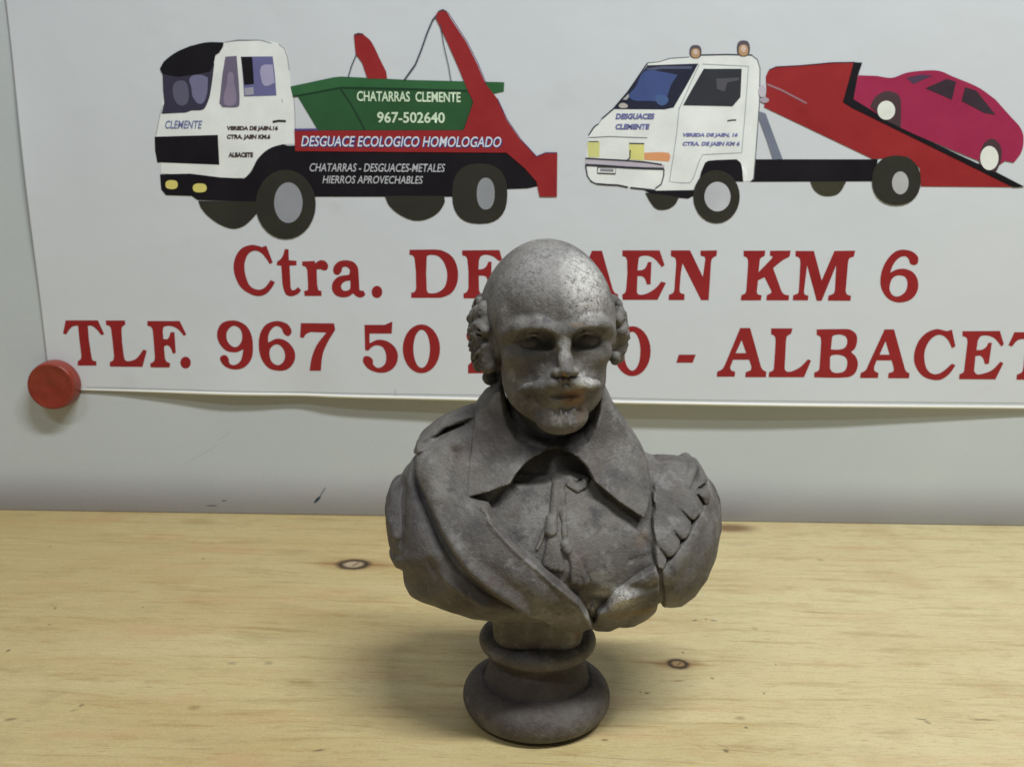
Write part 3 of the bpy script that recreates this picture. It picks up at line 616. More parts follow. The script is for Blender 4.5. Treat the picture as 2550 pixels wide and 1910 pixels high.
def build_magnet():
    p = at_wall(142, 955, 0.004); r = 0.0136
    root = empty('magnet', (p.x, wall_y(p.x) - 0.0036, p.z)); root.rotation_euler = (0, 0, math.atan(WB))
    tag(root, 'round red plastic magnet pinning the lower left corner of the poster', 'magnet')
    t = NT('red_plastic'); v = t.coord()
    t.base(t.ramp(t.noise(v, 160, 3, 0.6), [(0.3, srgb(128, 46, 32)), (0.7, srgb(146, 60, 44))])); t.set(Roughness=0.34)
    t.b.inputs['Subsurface Weight'].default_value = 0.08; t.b.inputs['Subsurface Radius'].default_value = (0.004, 0.001, 0.0006)
    t.bump(t.noise(v, 500, 2, 0.5), 0.05, 0.0005)
    h = 0.0088
    lathe('cap', [(0, 0), (r*1.03, 0), (r*1.03, 0.0012), (r*1.015, h*0.55), (r*0.985, h - 0.0011), (r*0.965, h - 0.0004), (r*0.93, h), (r*0.86, h - 0.00015), (r*0.80, h - 0.0005), (r*0.5, h - 0.00055), (r*0.16, h - 0.0006), (r*0.12, h - 0.0009), (0, h - 0.001)], t.m, root, axis='Y')
build_magnet()

# ------------------------------------------------------------------ implicit modelling tools (mm)
class Grid:
    def __init__(s, lo, hi, h):
        s.lo, s.h = np.array(lo, float), h
        s.ax = [np.arange(lo[i], hi[i] + h, h) for i in range(3)]
        s.X = s.ax[0][:, None, None]; s.Y = s.ax[1][None, :, None]; s.Z = s.ax[2][None, None, :]
        s.shape = tuple(len(a) for a in s.ax)
def surface_nets(F, g):
    F = F.astype(np.float32); ins = F < 0
    nx, ny, nz = F.shape
    cnt = np.zeros((nx-1, ny-1, nz-1), np.int8)
    for i in (0, 1):
        for j in (0, 1):
            for k in (0, 1): cnt += ins[i:nx-1+i, j:ny-1+j, k:nz-1+k]
    act = (cnt > 0) & (cnt < 8)
    ci, cj, ck = np.nonzero(act); n = len(ci)
    idx = -np.ones(act.shape, np.int64); idx[ci, cj, ck] = np.arange(n)
    acc = np.zeros((n, 3)); w = np.zeros(n)
    cor = [(a, b, c) for a in (0, 1) for b in (0, 1) for c in (0, 1)]
    for p in cor:
        for ax in range(3):
            if p[ax]: continue
            q = list(p); q[ax] = 1
            f0 = F[ci+p[0], cj+p[1], ck+p[2]]; f1 = F[ci+q[0], cj+q[1], ck+q[2]]
            m = (f0 < 0) != (f1 < 0)
            t = np.where(m, f0/np.where(m, f0 - f1, 1), 0)
            for d in range(3): acc[:, d] += np.where(m, p[d] + (t if d == ax else 0), 0)
            w += m
    V = (acc/w[:, None] + np.stack([ci, cj, ck], 1))*g.h + g.lo
    faces = []
    for ax in range(3):
        a1, a2 = [(1, 2), (2, 0), (0, 1)][ax]
        sl0 = [slice(1, -1)]*3; sl1 = [slice(1, -1)]*3
        sl0[ax] = slice(0, -1); sl1[ax] = slice(1, None)
        A, B = ins[tuple(sl0)], ins[tuple(sl1)]
        e = np.argwhere(A != B)
        if not len(e): continue
        flip = A[tuple(e.T)]
        base = e + 1; base[:, ax] -= 1
        quad = []
        for d1, d2 in ((-1, -1), (0, -1), (0, 0), (-1, 0)):
            c = base.copy(); c[:, a1] += d1; c[:, a2] += d2
            quad.append(idx[c[:, 0], c[:, 1], c[:, 2]])
        q = np.stack(quad, 1); q[~flip] = q[~flip][:, ::-1]
        faces.append(q[(q >= 0).all(1)])
    return V, np.concatenate(faces)
def mesh_from(name, V, Q, mat, parent):
    me = bpy.data.meshes.new(name); V = V*0.001
    me.vertices.add(len(V)); me.vertices.foreach_set('co', V.ravel())
    me.loops.add(len(Q)*4); me.loops.foreach_set('vertex_index', Q.ravel().astype(np.int32))
    me.polygons.add(len(Q)); me.polygons.foreach_set('loop_start', np.arange(0, len(Q)*4, 4, dtype=np.int32))
    me.update(calc_edges=True); me.validate()
    me.polygons.foreach_set('use_smooth', np.ones(len(me.polygons), dtype=bool))
    me.materials.append(mat)
    o = bpy.data.objects.new(name, me); COL.objects.link(o); o.parent = parent; return o
def smin(a, b, k):
    h = np.clip(0.5 + 0.5*(b - a)/k, 0, 1); return b + (a - b)*h - k*h*(1 - h)
def smax(a, b, k): return -smin(-a, -b, k)
class Sculpt:
    """distance field edited one local primitive at a time; xf maps grid points into the sculpt's own frame"""
    def __init__(s, g, yaw=0, tilt=0, nod=0, origin=(0, 0, 0), zs=0.9):
        s.g = g; s.F = np.full(g.shape, 50.0, np.float32)
        s.M = np.array(Matrix.Rotation(R(yaw), 3, 'Z') @ Matrix.Rotation(R(tilt), 3, 'Y') @ Matrix.Rotation(R(nod), 3, 'X'))
        s.o = np.array(origin, float)
        P = [g.X - s.o[0], g.Y - s.o[1], g.Z - s.o[2]]
        Mi = s.M.T
        s.P = [(Mi[i, 0]*P[0] + Mi[i, 1]*P[1] + Mi[i, 2]*P[2]).astype(np.float32) for i in range(3)]
        s.zs = zs; s.P[2] = s.P[2]/zs
    def box(s, c, r):
        w = s.M @ (np.array(c, float)*np.array([1, 1, s.zs])) + s.o; out = []
        for i in range(3):
            a = int(np.searchsorted(s.g.ax[i], w[i] - r)); b = int(np.searchsorted(s.g.ax[i], w[i] + r)); out.append(slice(max(a, 0), b))
        return tuple(out)
    def apply(s, sl, d, k, op):
        f = s.F[sl]
        if op == '+': s.F[sl] = smin(f, d, k)
        else: s.F[sl] = smax(f, -d, k)
    def ellipsoid(s, c, r, k=2.0, op='+', rot=None):
        sl = s.box(c, max(r) + k*1.5 + 4)
        p = [s.P[i][sl] - c[i] for i in range(3)]
        if rot is not None:
            m = np.array(rot).T; p = [m[i, 0]*p[0] + m[i, 1]*p[1] + m[i, 2]*p[2] for i in range(3)]
        q = np.sqrt(sum((p[i]/r[i])**2 for i in range(3))); q2 = np.sqrt(sum((p[i]/r[i]**2)**2 for i in range(3)))
        s.apply(sl, q*(q - 1)/np.maximum(q2, 1e-6), k, op)
    def capsule(s, a, b, ra, rb, k=1.5, op='+'):
        a, b = np.array(a, float), np.array(b, float); c = (a + b)/2
        sl = s.box(c, np.linalg.norm(b - a)/2 + max(ra, rb) + k*1.5 + 4)
        p = [s.P[i][sl] - a[i] for i in range(3)]; d = b - a
        t = np.clip((p[0]*d[0] + p[1]*d[1] + p[2]*d[2])/(d @ d), 0, 1)
        s.apply(sl, np.sqrt(sum((p[i] - t*d[i])**2 for i in range(3))) - (ra + (rb - ra)*t), k, op)
    def chain(s, pts, rads, k=1.5, op='+'):
        for i in range(len(pts) - 1): s.capsule(pts[i], pts[i+1], rads[i], rads[i+1], k, op)
    def mesh(s, name, mat, parent): return mesh_from(name, *surface_nets(s.F, s.g), mat, parent)

# ------------------------------------------------------------------ bust material: old grey cast metal with rust
def mat_bust():
    t = NT('weathered_cast_metal'); v = t.coord()
    a = t.noise(v, 38, 5, 0.62); b = t.noise(v, 170, 5, 0.65); f = t.noise(v, 620, 4, 0.7); g = t.noise(v, 1500, 3, 0.6)
    c = t.ramp(a, [(0.30, (0.066, 0.060, 0.061)), (0.5, (0.135, 0.126, 0.118)), (0.70, (0.205, 0.194, 0.180))])
    c = t.mix(t.rng(b, 0.52, 0.72, 0, 0.50), c, (0.235, 0.226, 0.212, 1))
    c = t.mix(t.rng(b, 0.46, 0.28, 0, 0.60), c, (0.046, 0.042, 0.048, 1))
    br = t.noise(t.mapping(v, (0.3, 0.1, 0.7)), 60, 5, 0.65)
    c = t.mix(t.rng(br, 0.56, 0.74, 0, 0.60), c, (0.088, 0.056, 0.044, 1))
    c = t.mix(t.rng(t.noise(t.mapping(v, (0.9, 0.4, 0.2)), 75, 5, 0.7), 0.53, 0.66, 0, 0.55), c, (0.27, 0.265, 0.262, 1))
    c = t.mix(t.rng(t.noise(t.mapping(v, (0.1, 0.8, 0.5)), 95, 5, 0.7), 0.54, 0.68, 0, 0.60), c, (0.050, 0.047, 0.056, 1))
    c = t.mix(t.rng(f, 0.56, 0.72, 0, 0.28), c, (0.30, 0.29, 0.275, 1))
    # ochre rust at mouth, hem and collar; rubbed metal; painted shade and sparkle
    jn = t.add('ShaderNodeTexNoise'); jn.inputs['Scale'].default_value = 190; t.link(v, jn.inputs['Vector'])
    jit = t.vadd(v, t.vscale(jn.outputs[1], 0.006)); jit = t.mapping(jit, (-0.003, -0.003, -0.003))
    for (px, py, y), (rx, ry, rz), k, col in RUST_AND_SHADING:
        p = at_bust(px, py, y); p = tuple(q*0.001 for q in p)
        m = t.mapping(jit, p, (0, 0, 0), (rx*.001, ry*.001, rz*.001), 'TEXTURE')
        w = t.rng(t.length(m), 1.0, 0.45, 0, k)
        if k < 0: w = t.math('MULTIPLY', t.rng(t.length(m), 1.0, 0.2, 0, -k), t.rng(t.math('ADD', t.math('MULTIPLY', f, 0.6), t.math('MULTIPLY', g, 0.4)), 0.34, 0.60))       # rubbed metal and painted sparkle break up into flecks
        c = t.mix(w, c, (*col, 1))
    # bright worn high spots
    geo = t.add('ShaderNodeNewGeometry')
    c = t.mix(t.math('MULTIPLY', t.rng(geo.outputs['Pointiness'], 0.515, 0.58, 0, 0.6), t.rng(b, 0.40, 0.60)), c, (0.34, 0.33, 0.315, 1))
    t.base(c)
    t.set(Metallic=0.08, Roughness=t.rng(f, 0.30, 0.72, 0.56, 0.90))
    t.b.inputs['Specular IOR Level'].default_value = 0.45
    h = t.math('ADD', t.math('MULTIPLY', b, 0.8), t.math('ADD', t.math('MULTIPLY', f, 0.55), t.math('MULTIPLY', g, 0.25)))
    t.bump(h, 0.85, 0.0009)
    return t.m
RUST_AND_SHADING = [((1335, 1690, 0), (44, 44, 26), .72, (0.060, 0.047, 0.042)), ((1020, 1330, -14), (24, 34, 30), .62, (0.062, 0.055, 0.060)), ((1180, 1480, -24), (26, 34, 15), .58, (0.060, 0.052, 0.054)), ((1215, 1075, -10), (14, 30, 13), .55, (0.066, 0.058, 0.060)), ((1190, 860, -5), (7, 30, 16), .5, (0.060, 0.052, 0.048)),  # pedestal: brown tone with the torso's shade painted in; then dark left-side tones
        ((1390, 680, -16), (26, 24, 19), -.80, (0.37, 0.36, 0.36)), ((1455, 715, -20), (12, 20, 17), -1.0, (0.66, 0.65, 0.63)), ((1345, 600, 0), (18, 20, 9), -.55, (0.34, 0.33, 0.315)),  # rubbed forehead and crown; the brighter middle patch paints in sparkle on the right
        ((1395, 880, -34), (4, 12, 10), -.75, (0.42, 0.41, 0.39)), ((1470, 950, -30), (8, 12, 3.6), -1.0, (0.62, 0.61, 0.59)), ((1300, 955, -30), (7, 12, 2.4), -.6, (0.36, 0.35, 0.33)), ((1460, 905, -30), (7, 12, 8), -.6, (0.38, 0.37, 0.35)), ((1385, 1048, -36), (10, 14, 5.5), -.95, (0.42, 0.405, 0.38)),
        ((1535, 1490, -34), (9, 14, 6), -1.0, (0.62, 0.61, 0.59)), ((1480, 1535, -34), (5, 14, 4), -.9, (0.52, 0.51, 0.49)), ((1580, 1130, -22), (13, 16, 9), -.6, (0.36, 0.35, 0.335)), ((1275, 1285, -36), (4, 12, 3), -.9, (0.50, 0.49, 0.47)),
        ((1438, 1000, -32), (7.5, 12, 5.2), .75, (0.235, 0.125, 0.060)), ((1425, 1000, -34), (1.6, 9, 2.0), .8, (0.07, 0.03, 0.014)), ((1462, 1030, -30), (5, 9, 6), .55, (0.20, 0.11, 0.055)),
        ((1400, 948, -36), (2.2, 6, 1.4), .7, (0.26, 0.15, 0.045)), ((1440, 808, -30), (4.5, 8, 1.0), .5, (0.20, 0.13, 0.06)),
        ((1590, 1535, -30), (13, 14, 3.4), .6, (0.16, 0.105, 0.035)), ((1260, 1185, -34), (9, 10, 3.0), .55, (0.10, 0.045, 0.028)), ((1450, 1590, -18), (3, 9, 4), .8, (0.20, 0.085, 0.04)),
        ((1600, 1345, -30), (3, 14, 5), .4, (0.14, 0.080, 0.050)), ((1285, 815, -34), (2.2, 8, 2.2), .7, (0.035, 0.033, 0.05)), ((1365, 806, -34), (1.5, 9, 2.6), .7, (0.035, 0.033, 0.05))]
MB = mat_bust()
BUST = empty('bust', BASE)
tag(BUST, 'grey cast metal bust of a bald bearded man with wide collar and cloak', 'bust')

# ---- pedestal
def build_pedestal():
    prof = [(0, 0), (22.5, 0.2), (24.6, 0.9)]
    for k in range(0, 15):                                # lower torus
        a = R(-62 + k*150/14); prof.append((21.0 + 7.1*math.cos(a), 7.3 + 7.3*math.sin(a)))
    prof += [(20.7, 14.5), (20.2, 14.1), (19.8, 14.6), (19.4, 16.6), (18.8, 18.6), (18.0, 20.6), (17.1, 22.4), (16.3, 23.8), (16.2, 24.8), (17.0, 26.2)]
    for k in range(0, 11):                                # upper ring
        a = R(-62 + k*138/10); prof.append((18.2 + 3.9*math.cos(a), 30.0 + 3.6*math.sin(a)))
    prof += [(17.0, 34.0), (0, 34.1)]
    o = lathe('pedestal', [(r*.001, h*.001) for r, h in prof], MB, BUST, seg=96)
    g = Grid((-22, -22, 28), (22, 22, 52), 0.6)
    px, py, pz = g.X, g.Y, g.Z
    hw = 16.6 + (pz - 33)*0.10
    d = smax((np.abs(px)**3.4 + np.abs(py)**3.4)**(1/3.4) - hw, np.abs(pz - 41) - 8.5, 0.8)
    mesh_from('pedestal_block', *surface_nets(d, g), MB, BUST)
build_pedestal()

# ---- torso: an inflated outline with layers of cloth laid over it
c2 = Crop(900, 950, 2.3284)
def yc_of(x): return 0.0026*x*x
OUT = [(850,78),(715,112),(560,200),(430,250),(350,310),(325,360),(300,420),(220,500),(160,590),(125,680),(118,760),(138,880),(175,960),(200,1005),(238,1020),(245,1100),(272,1165),(350,1212),(430,1238),(520,1276),(640,1312),(760,1330),(900,1338),(1100,1344),(1280,1358),(1420,1362),(1560,1340),(1660,1285),(1712,1255),(1745,1248),(1830,1234),(1920,1160),(1990,1060),(2040,930),(2068,780),(2060,690),(2015,590),(1992,515),(1950,470),(1870,455),(1760,415),(1650,362),(1545,270),(1480,175),(1395,70)]
def outline_xz(pts):
    out = []
    for p in pts:
        y = 0.0
        for _ in range(4):
            q = at_bust(*c2(p), y); y = yc_of(q[0])
        out.append((q[0], q[2]))
    return out
OUTXZ = outline_xz(OUT)
GX = np.arange(-72, 72.01, 0.5); GZ = np.arange(22, 136.01, 0.5)
XX, ZZ = np.meshgrid(GX, GZ, indexing='ij')
def poly_dist(poly, X, Z):                   # signed, inside negative
    d = np.full(X.shape, 1e9); ins = np.zeros(X.shape, bool); n = len(poly)
    for i in range(n):
        (x0, z0), (x1, z1) = poly[i], poly[(i+1) % n]
        dx, dz = x1 - x0, z1 - z0; t = np.clip(((X-x0)*dx + (Z-z0)*dz)/(dx*dx + dz*dz + 1e-9), 0, 1)
        d = np.minimum(d, np.hypot(X - x0 - t*dx, Z - z0 - t*dz))
        c = (z0 > Z) != (z1 > Z)
        ins ^= c & (X < (x1 - x0)*(Z - z0)/((z1 - z0) if z1 != z0 else 1e-9) + x0)
    return np.where(ins, -d, d)
def line_dist(pts, X, Z):
    d = np.full(X.shape, 1e9); par = np.zeros(X.shape); L = 0.0
    seg = [math.dist(a, b) for a, b in zip(pts, pts[1:])]; tot = sum(seg)
    for (a, b), l in zip(zip(pts, pts[1:]), seg):
        dx, dz = b[0]-a[0], b[1]-a[1]; t = np.clip(((X-a[0])*dx + (Z-a[1])*dz)/(dx*dx + dz*dz + 1e-9), 0, 1)
        e = np.hypot(X - a[0] - t*dx, Z - a[1] - t*dz); m = e < d
        d = np.where(m, e, d); par = np.where(m, (L + t*l)/tot, par); L += l
    return d, par
DOUT = -poly_dist(OUTXZ, XX, ZZ) - 3.0
RND = 30.0
QQ = np.clip(1 - DOUT/RND, 0, 3)
DF = np.interp(ZZ, [26, 34, 42, 52, 62, 72, 82, 90, 98, 106, 114, 120], [11, 17, 24, 31, 34, 34, 31, 27, 22, 17, 14, 13])
_k = np.hanning(25); _k /= _k.sum()
DF = np.tile(np.convolve(np.pad(DF[0], 12, mode='edge'), _k, 'valid'), (len(GX), 1))
YC = yc_of(XX)
EXPN = 2.3
SURF = YC - DF*np.clip(1 - QQ**EXPN, 0, 1)**(1/EXPN)      # front surface depth
def samp(A, x, z):
    i = np.clip((x - GX[0])/0.5, 0, len(GX) - 1.001); j = np.clip((z - GZ[0])/0.5, 0, len(GZ) - 1.001)
    a, b = int(i), int(j); u, v = i - a, j - b
    return A[a, b]*(1-u)*(1-v) + A[a+1, b]*u*(1-v) + A[a, b+1]*(1-u)*v + A[a+1, b+1]*u*v
def on_chest(p, lift=2.0, crop=c2):
    y = -20.0
    for _ in range(25):
        q = at_bust(*crop(p), y); y += 0.5*(samp(SURF, q[0], q[2]) - lift - y)
    return (q[0], q[2])
def smoothstep(a, b, x):
    t = np.clip((x - a)/(b - a), 0, 1); return t*t*(3 - 2*t)
def poly_h(pts, lift=2.0, smooth=False):
    pp = [on_chest(p, lift) for p in pts]; return poly_dist(pp, XX, ZZ)
def ridge(pts, w, lift=2.0):
    d, par = line_dist([on_chest(p, lift) for p in pts], XX, ZZ); return d/w, par
TG = Grid((-72, -46, 24), (72, 34, 132), 0.5)
def field(H, box=None):
    """front relief H (mm, on the x-z grid) added to the inflated body"""
    g = TG
    X2 = XX[:len(g.ax[0]), int(round((g.ax[2][0]-GZ[0])/0.5)):][:, :len(g.ax[2])]
    sl = (slice(0, len(g.ax[0])), slice(int(round((g.ax[2][0]-GZ[0])/0.5)), int(round((g.ax[2][0]-GZ[0])/0.5)) + len(g.ax[2])))
    q = QQ[sl][:, None, :]; df = DF[sl][:, None, :]; yc = YC[sl][:, None, :]; h = H[sl][:, None, :]
    y = g.Y - yc
    yn = np.abs(np.where(y < 0, y/df, y/22.0))
    F = ((q**EXPN + yn**EXPN)**(1/EXPN) - 1)*np.where(y < 0, df, 22.0)
    return (F - h).astype(np.float32)
def sub_mesh(name, H, lo=None, hi=None):
    F = field(H); g = TG
    if lo is not None:
        i = [slice(max(0, int((lo[k]-g.lo[k])/g.h)), int((hi[k]-g.lo[k])/g.h) + 1) for k in range(3)]
        F = F[tuple(i)]; gg = Grid((0, 0, 0), (1, 1, 1), g.h); gg.lo = np.array([g.ax[k][i[k]][0] for k in range(3)])
        return mesh_from(name, *surface_nets(F, gg), MB, BUST)
    return mesh_from(name, *surface_nets(F, g), MB, BUST)
_rs = np.random.RandomState(7)
def soft_noise(amp, cells):
    n = _rs.rand(int(144/cells) + 3, int(116/cells) + 3) - 0.5
    i = (XX - GX[0])/cells; j = (ZZ - GZ[0])/cells
    a, b = i.astype(int), j.astype(int); u, v = i - a, j - b
    u, v = u*u*(3-2*u), v*v*(3-2*v)
    return amp*2*(n[a, b]*(1-u)*(1-v) + n[a+1, b]*u*(1-v) + n[a, b+1]*(1-u)*v + n[a+1, b+1]*u*v)
DENT = soft_noise(0.25, 7) + soft_noise(0.10, 3)

INNER = [(735,715),(760,790),(800,840),(880,925),(960,1003),(1040,1068),(1110,1130),(1190,1200),(1265,1265),(1320,1350),(1345,1385)]
# cloak
left_cloak = [(720,150),(680,300),(650,500),(640,660),(680,690),(710,700)] + INNER + [(1400,1480),(1000,1480),(500,1400),(200,1200),(60,1000),(60,700),(200,450),(330,330),(480,200)]
right_hem = [(1345,1385),(1370,1345),(1420,1320),(1470,1240),(1560,1170),(1660,1105),(1718,1075),(1738,1130),(1742,1200),(1735,1260),(1690,1340),(1560,1440),(1400,1480),(1290,1480)]
right_cape = [(1732,1090),(1800,1010),(1880,900),(1940,780),(1985,640),(1992,560),(2100,560),(2150,800),(2080,1000),(1980,1200),(1850,1300),(1722,1300)]
mL, mR, mC = poly_h(left_cloak, 4), poly_h(right_hem, 4), poly_h(right_cape, 2)
H = np.full(XX.shape, -5.0)
step = lambda m, w=0.9: smoothstep(w, -w, m)
body_L = 3.2 + 1.2*smoothstep(0, -9, mL)
# folds on the left drape
for pts, w, a in (([(300,470),(330,600),(400,760),(480,940),(600,1120),(780,1260),(960,1360)], 2.6, -2.6), ([(270,560),(245,700),(250,850),(240,1010)], 2.2, -1.8),
                  ([(350,560),(430,760),(540,960),(660,1110),(860,1255),(1060,1370)], 2.2, 1.3), ([(420,1090),(520,1190),(660,1275),(800,1330)], 1.9, 1.4), ([(380,1010),(440,1130),(560,1240),(700,1320)], 1.7, -1.3),
                  ([(470,1010),(620,1150),(800,1280),(1000,1375)], 1.3, -0.9), ([(190,560),(165,700),(180,860),(210,960)], 2.4, 1.0), ([(640,980),(820,1130),(1000,1260),(1180,1370)], 2.8, -0.7),
                  ([(560,330),(520,480),(500,640)], 2.2, -0.7), ([(420,380),(400,520),(450,700)], 2.6, 0.7)):
    d, par = ridge(pts, w, 4); fade = np.clip(np.minimum(par, 1-par)*6, 0, 1)
    body_L = body_L + (1.3 if a < 0 else 1.5)*a*np.exp(-np.abs(d)**(1.5 if a < 0 else 2))*fade
lap = [(330,360),(322,450),(330,540),(380,700),(440,860),(520,1000),(620,1130),(740,1225),(880,1305),(1040,1365),(1200,1400),(1345,1400)] + INNER[::-1] + [(700,700),(660,600),(680,400),(720,180)]
mLap = poly_h(lap, 5); body_L = body_L - 1.3 + 3.6*step(mLap, 0.8) - 1.8*np.exp(-((mLap - 1.2)/1.5)**2)*(mL < -3)
slv = [(300,420),(268,560),(250,700),(247,850),(243,1018),(40,1018),(40,600),(180,430)]
mS = poly_h(slv, 3); body_L = body_L - 1.7*step(mS, 0.8)
d, par = ridge([(725,715)] + INNER, 1.0, 4); body_L = body_L + 0.9*np.exp(-((d - 1.1)/1.0)**2)          # rolled edge
dS, _ = ridge([(640,165),(480,225),(345,330)], 2.0, 2); body_L = body_L + 1.6*np.exp(-dS*dS)                # cloak roll at the shoulder
dS, _ = ridge([(640,220),(500,275),(350,365)], 1.3, 2); body_L = body_L - 1.6*np.exp(-dS*dS)
H = np.maximum(H, -5 + step(mL)*(body_L + 5))
body_R = 3.4 + 0.8*smoothstep(0, -5, mR)
for pts, w, a in (([(1560,1200),(1640,1215),(1700,1190)], 2.2, -1.3), ([(1420,1330),(1520,1260),(1620,1230)], 1.8, 1.0), ([(1480,1400),(1600,1320),(1690,1240)], 2.0, -0.6)):
    d, par = ridge(pts, w, 4); body_R = body_R + a*np.exp(-d*d)
H = np.maximum(H, -5 + step(mR)*(body_R + 5))
body_C = 2.6 + 0.8*smoothstep(0, -4, mC)
d, par = ridge([(1800,1190),(1900,1060),(1970,900),(2010,740)], 2.4, 2); body_C = body_C - 0.7*np.exp(-d*d)
H = np.maximum(H, -5 + step(mC)*(body_C + 5))
near = np.maximum(step(np.maximum(mL, mR) - 3.2, 1.6), step(np.maximum(mR, mC) - 2.5, 1.2))
H = np.maximum(H, -5 + near*5.8)
H_CLOAK = H + DENT*0.7
o = sub_mesh('cloak', H_CLOAK); o['label'] = 'heavy cloak wrapped over one shoulder and across the front'
# doublet
HD = DENT*0.8 + 0.0
d, par = ridge([(1150,560),(1165,760),(1180,950),(1230,1150)], 7.0); HD += 0.9*np.exp(-d*d)
pock = [on_chest(p, 0) for p in ((890,585),(930,500),(1000,435),(1120,405),(1220,430),(1290,500),(1330,580),(1290,560),(1210,530),(1120,545),(1060,580),(960,600))]
mp = poly_dist(pock, XX, ZZ); HD = HD - 13.0*smoothstep(1.2, -2.0, mp)
for pts, w, a in (([(860,620),(780,690),(740,760)], 2.2, -2.4), ([(1620,900),(1690,980),(1710,1030)], 1.2, -0.8), ([(1560,1040),(1640,1020),(1700,1010)], 1.0, -0.5), ([(1350,600),(1480,720),(1640,820)], 1.8, -1.4),
                  ([(1700,640),(1690,800),(1695,1000)], 1.8, -1.2), ([(1250,1180),(1330,1260),(1400,1275)], 3.2, -2.2)):
    d, par = ridge(pts, w, 0); HD = HD + a*np.exp(-d*d)
neck = [on_chest(p, 0) for p in ((820,-60),(842,120),(862,210),(905,290),(985,348),(1080,372),(1150,374),(1225,362),(1290,310),(1328,235),(1345,120),(1365,-60))]
mN = poly_dist(neck, XX, ZZ); HOLLOW = smoothstep(1.6, -3.5, mN)
HD = HD - 18.0*HOLLOW
sub_mesh('doublet', HD)
# falling collar
collar = [(850,-40),(700,95),(655,165),(632,300),(612,450),(600,580),(588,692),(700,662),(790,630),(868,596),(905,535),(955,475),(1010,432),(1070,408),(1130,400),(1190,408),(1245,435),(1295,490),(1340,575),(1400,630),(1480,700),(1560,752),(1640,802),(1668,720),(1685,640),(1672,520),(1640,400),(1590,310),(1530,230),(1470,140),(1390,-40)]
mK = poly_h(collar, 4.5)
HK = 5.8 + DENT*0.6
d, par = ridge([(868,596),(905,535),(955,475),(1010,432),(1070,408),(1130,400),(1190,408),(1245,435),(1295,490),(1340,575)], 4.0, 4.5); HK += 1.5*np.exp(-d*d)
d, par = ridge([(640,200),(612,450),(588,692),(720,655)], 1.2, 4.5); HK += 0.35*np.exp(-((d-1.2))**2)
d, par = ridge([(770,190),(740,420),(650,640)], 3.2, 4.5); HK -= 0.7*np.exp(-d*d)
d, par = ridge([(1390,200),(1520,470),(1620,740)], 3.6, 4.5); HK += 0.6*np.exp(-d*d)
HK = HK - 26*HOLLOW
HK = -4 + step(mK, 1.1)*(HK + 4)
o = sub_mesh('collar', HK, (-50, -46, 70), (45, 34, 131)); o['label'] = 'wide falling collar with two pointed flaps'
# gathered sleeve edge at the shoulder
ruf = [(1690,600),(1740,500),(1830,440),(1900,440),(1965,470),(2000,540),(1990,640),(1945,770),(1890,890),(1810,1000),(1745,1085),(1712,1070),(1695,960),(1690,800)]
mU = poly_h(ruf, 2)
edge = [(1900,445),(1975,520),(1985,640),(1940,770),(1880,900),(1800,1010),(1730,1085)]
d, par = line_dist([on_chest(p, 2) for p in edge], XX, ZZ)
lob = np.abs(np.sin((par**0.85)*math.pi*6.5 + 0.25))
HU = 1.9 + 1.9*np.exp(-(d/4.5)**2)*lob**0.6 - 1.9*np.exp(-(d/5.0)**2)*(lob < 0.28)*(1 - lob/0.28) + DENT*0.8
HU = -4 + step(mU - 0.8*(lob - 0.6), 0.9)*(HU + 4)
o = sub_mesh('gathered_sleeve', HU, (20, -46, 40), (72, 34, 112))
# cord, loop and tassels
HT = np.full(XX.shape, -3.0)
def cordline(pts, r, rr=None, beads=0):
    global HT
    d, par = line_dist([on_chest(p, 0.8) for p in pts], XX, ZZ)
    r *= 1.3; rr = None if rr is None else rr*1.3
    rad = r if rr is None else r + (rr - r)*par
    if beads: rad = rad*(0.8 + 0.3*np.abs(np.sin(par*math.pi*beads)))
    HT = np.maximum(HT, np.where(d < rad, np.sqrt(np.maximum(rad*rad - d*d, 0))*1.25 + 0.4, -3.0 + 0*d))
    HT = np.maximum(HT, 0.3 - np.clip((d - rad), 0, 3)*4)
c7 = Crop(1180, 1100, 3.602)
conv = lambda L: [((c7(p)[0]-900)*2.3284, (c7(p)[1]-950)*2.3284) for p in L]
cordline(conv([(770,170),(755,300),(735,450),(725,560),(715,660)]), 1.5, 1.3, 0)
cordline(conv([(790,260),(790,420),(800,640),(815,760),(815,860)]), 1.1, 1.0, 4)
cordline(conv([(800,250),(850,370),(930,420),(990,385),(1000,310),(950,290),(915,330)]), 1.0, 0.8)
cordline(conv([(700,690),(690,780)]), 1.6, 1.9)
for e in ((650,1090), (690,1110), (730,1120), (780,1130)): cordline(conv([(700,780), ((700+e[0])/2, 950), e]), 0.9, 1.15)
cordline(conv([(640,780),(570,960)]), 0.7, 0.5)
cordline(conv([(820,910),(840,960)]), 1.4, 1.5)
for e in ((900,1240), (950,1260), (1000,1250)): cordline(conv([(840,950), ((840+e[0])/2 + 20, 1080), e]), 0.9, 1.15)
o = sub_mesh('cord_tassels', HT, (-16, -46, 40), (26, 0, 100)); o['label'] = 'knotted cord with two tassels down the chest'

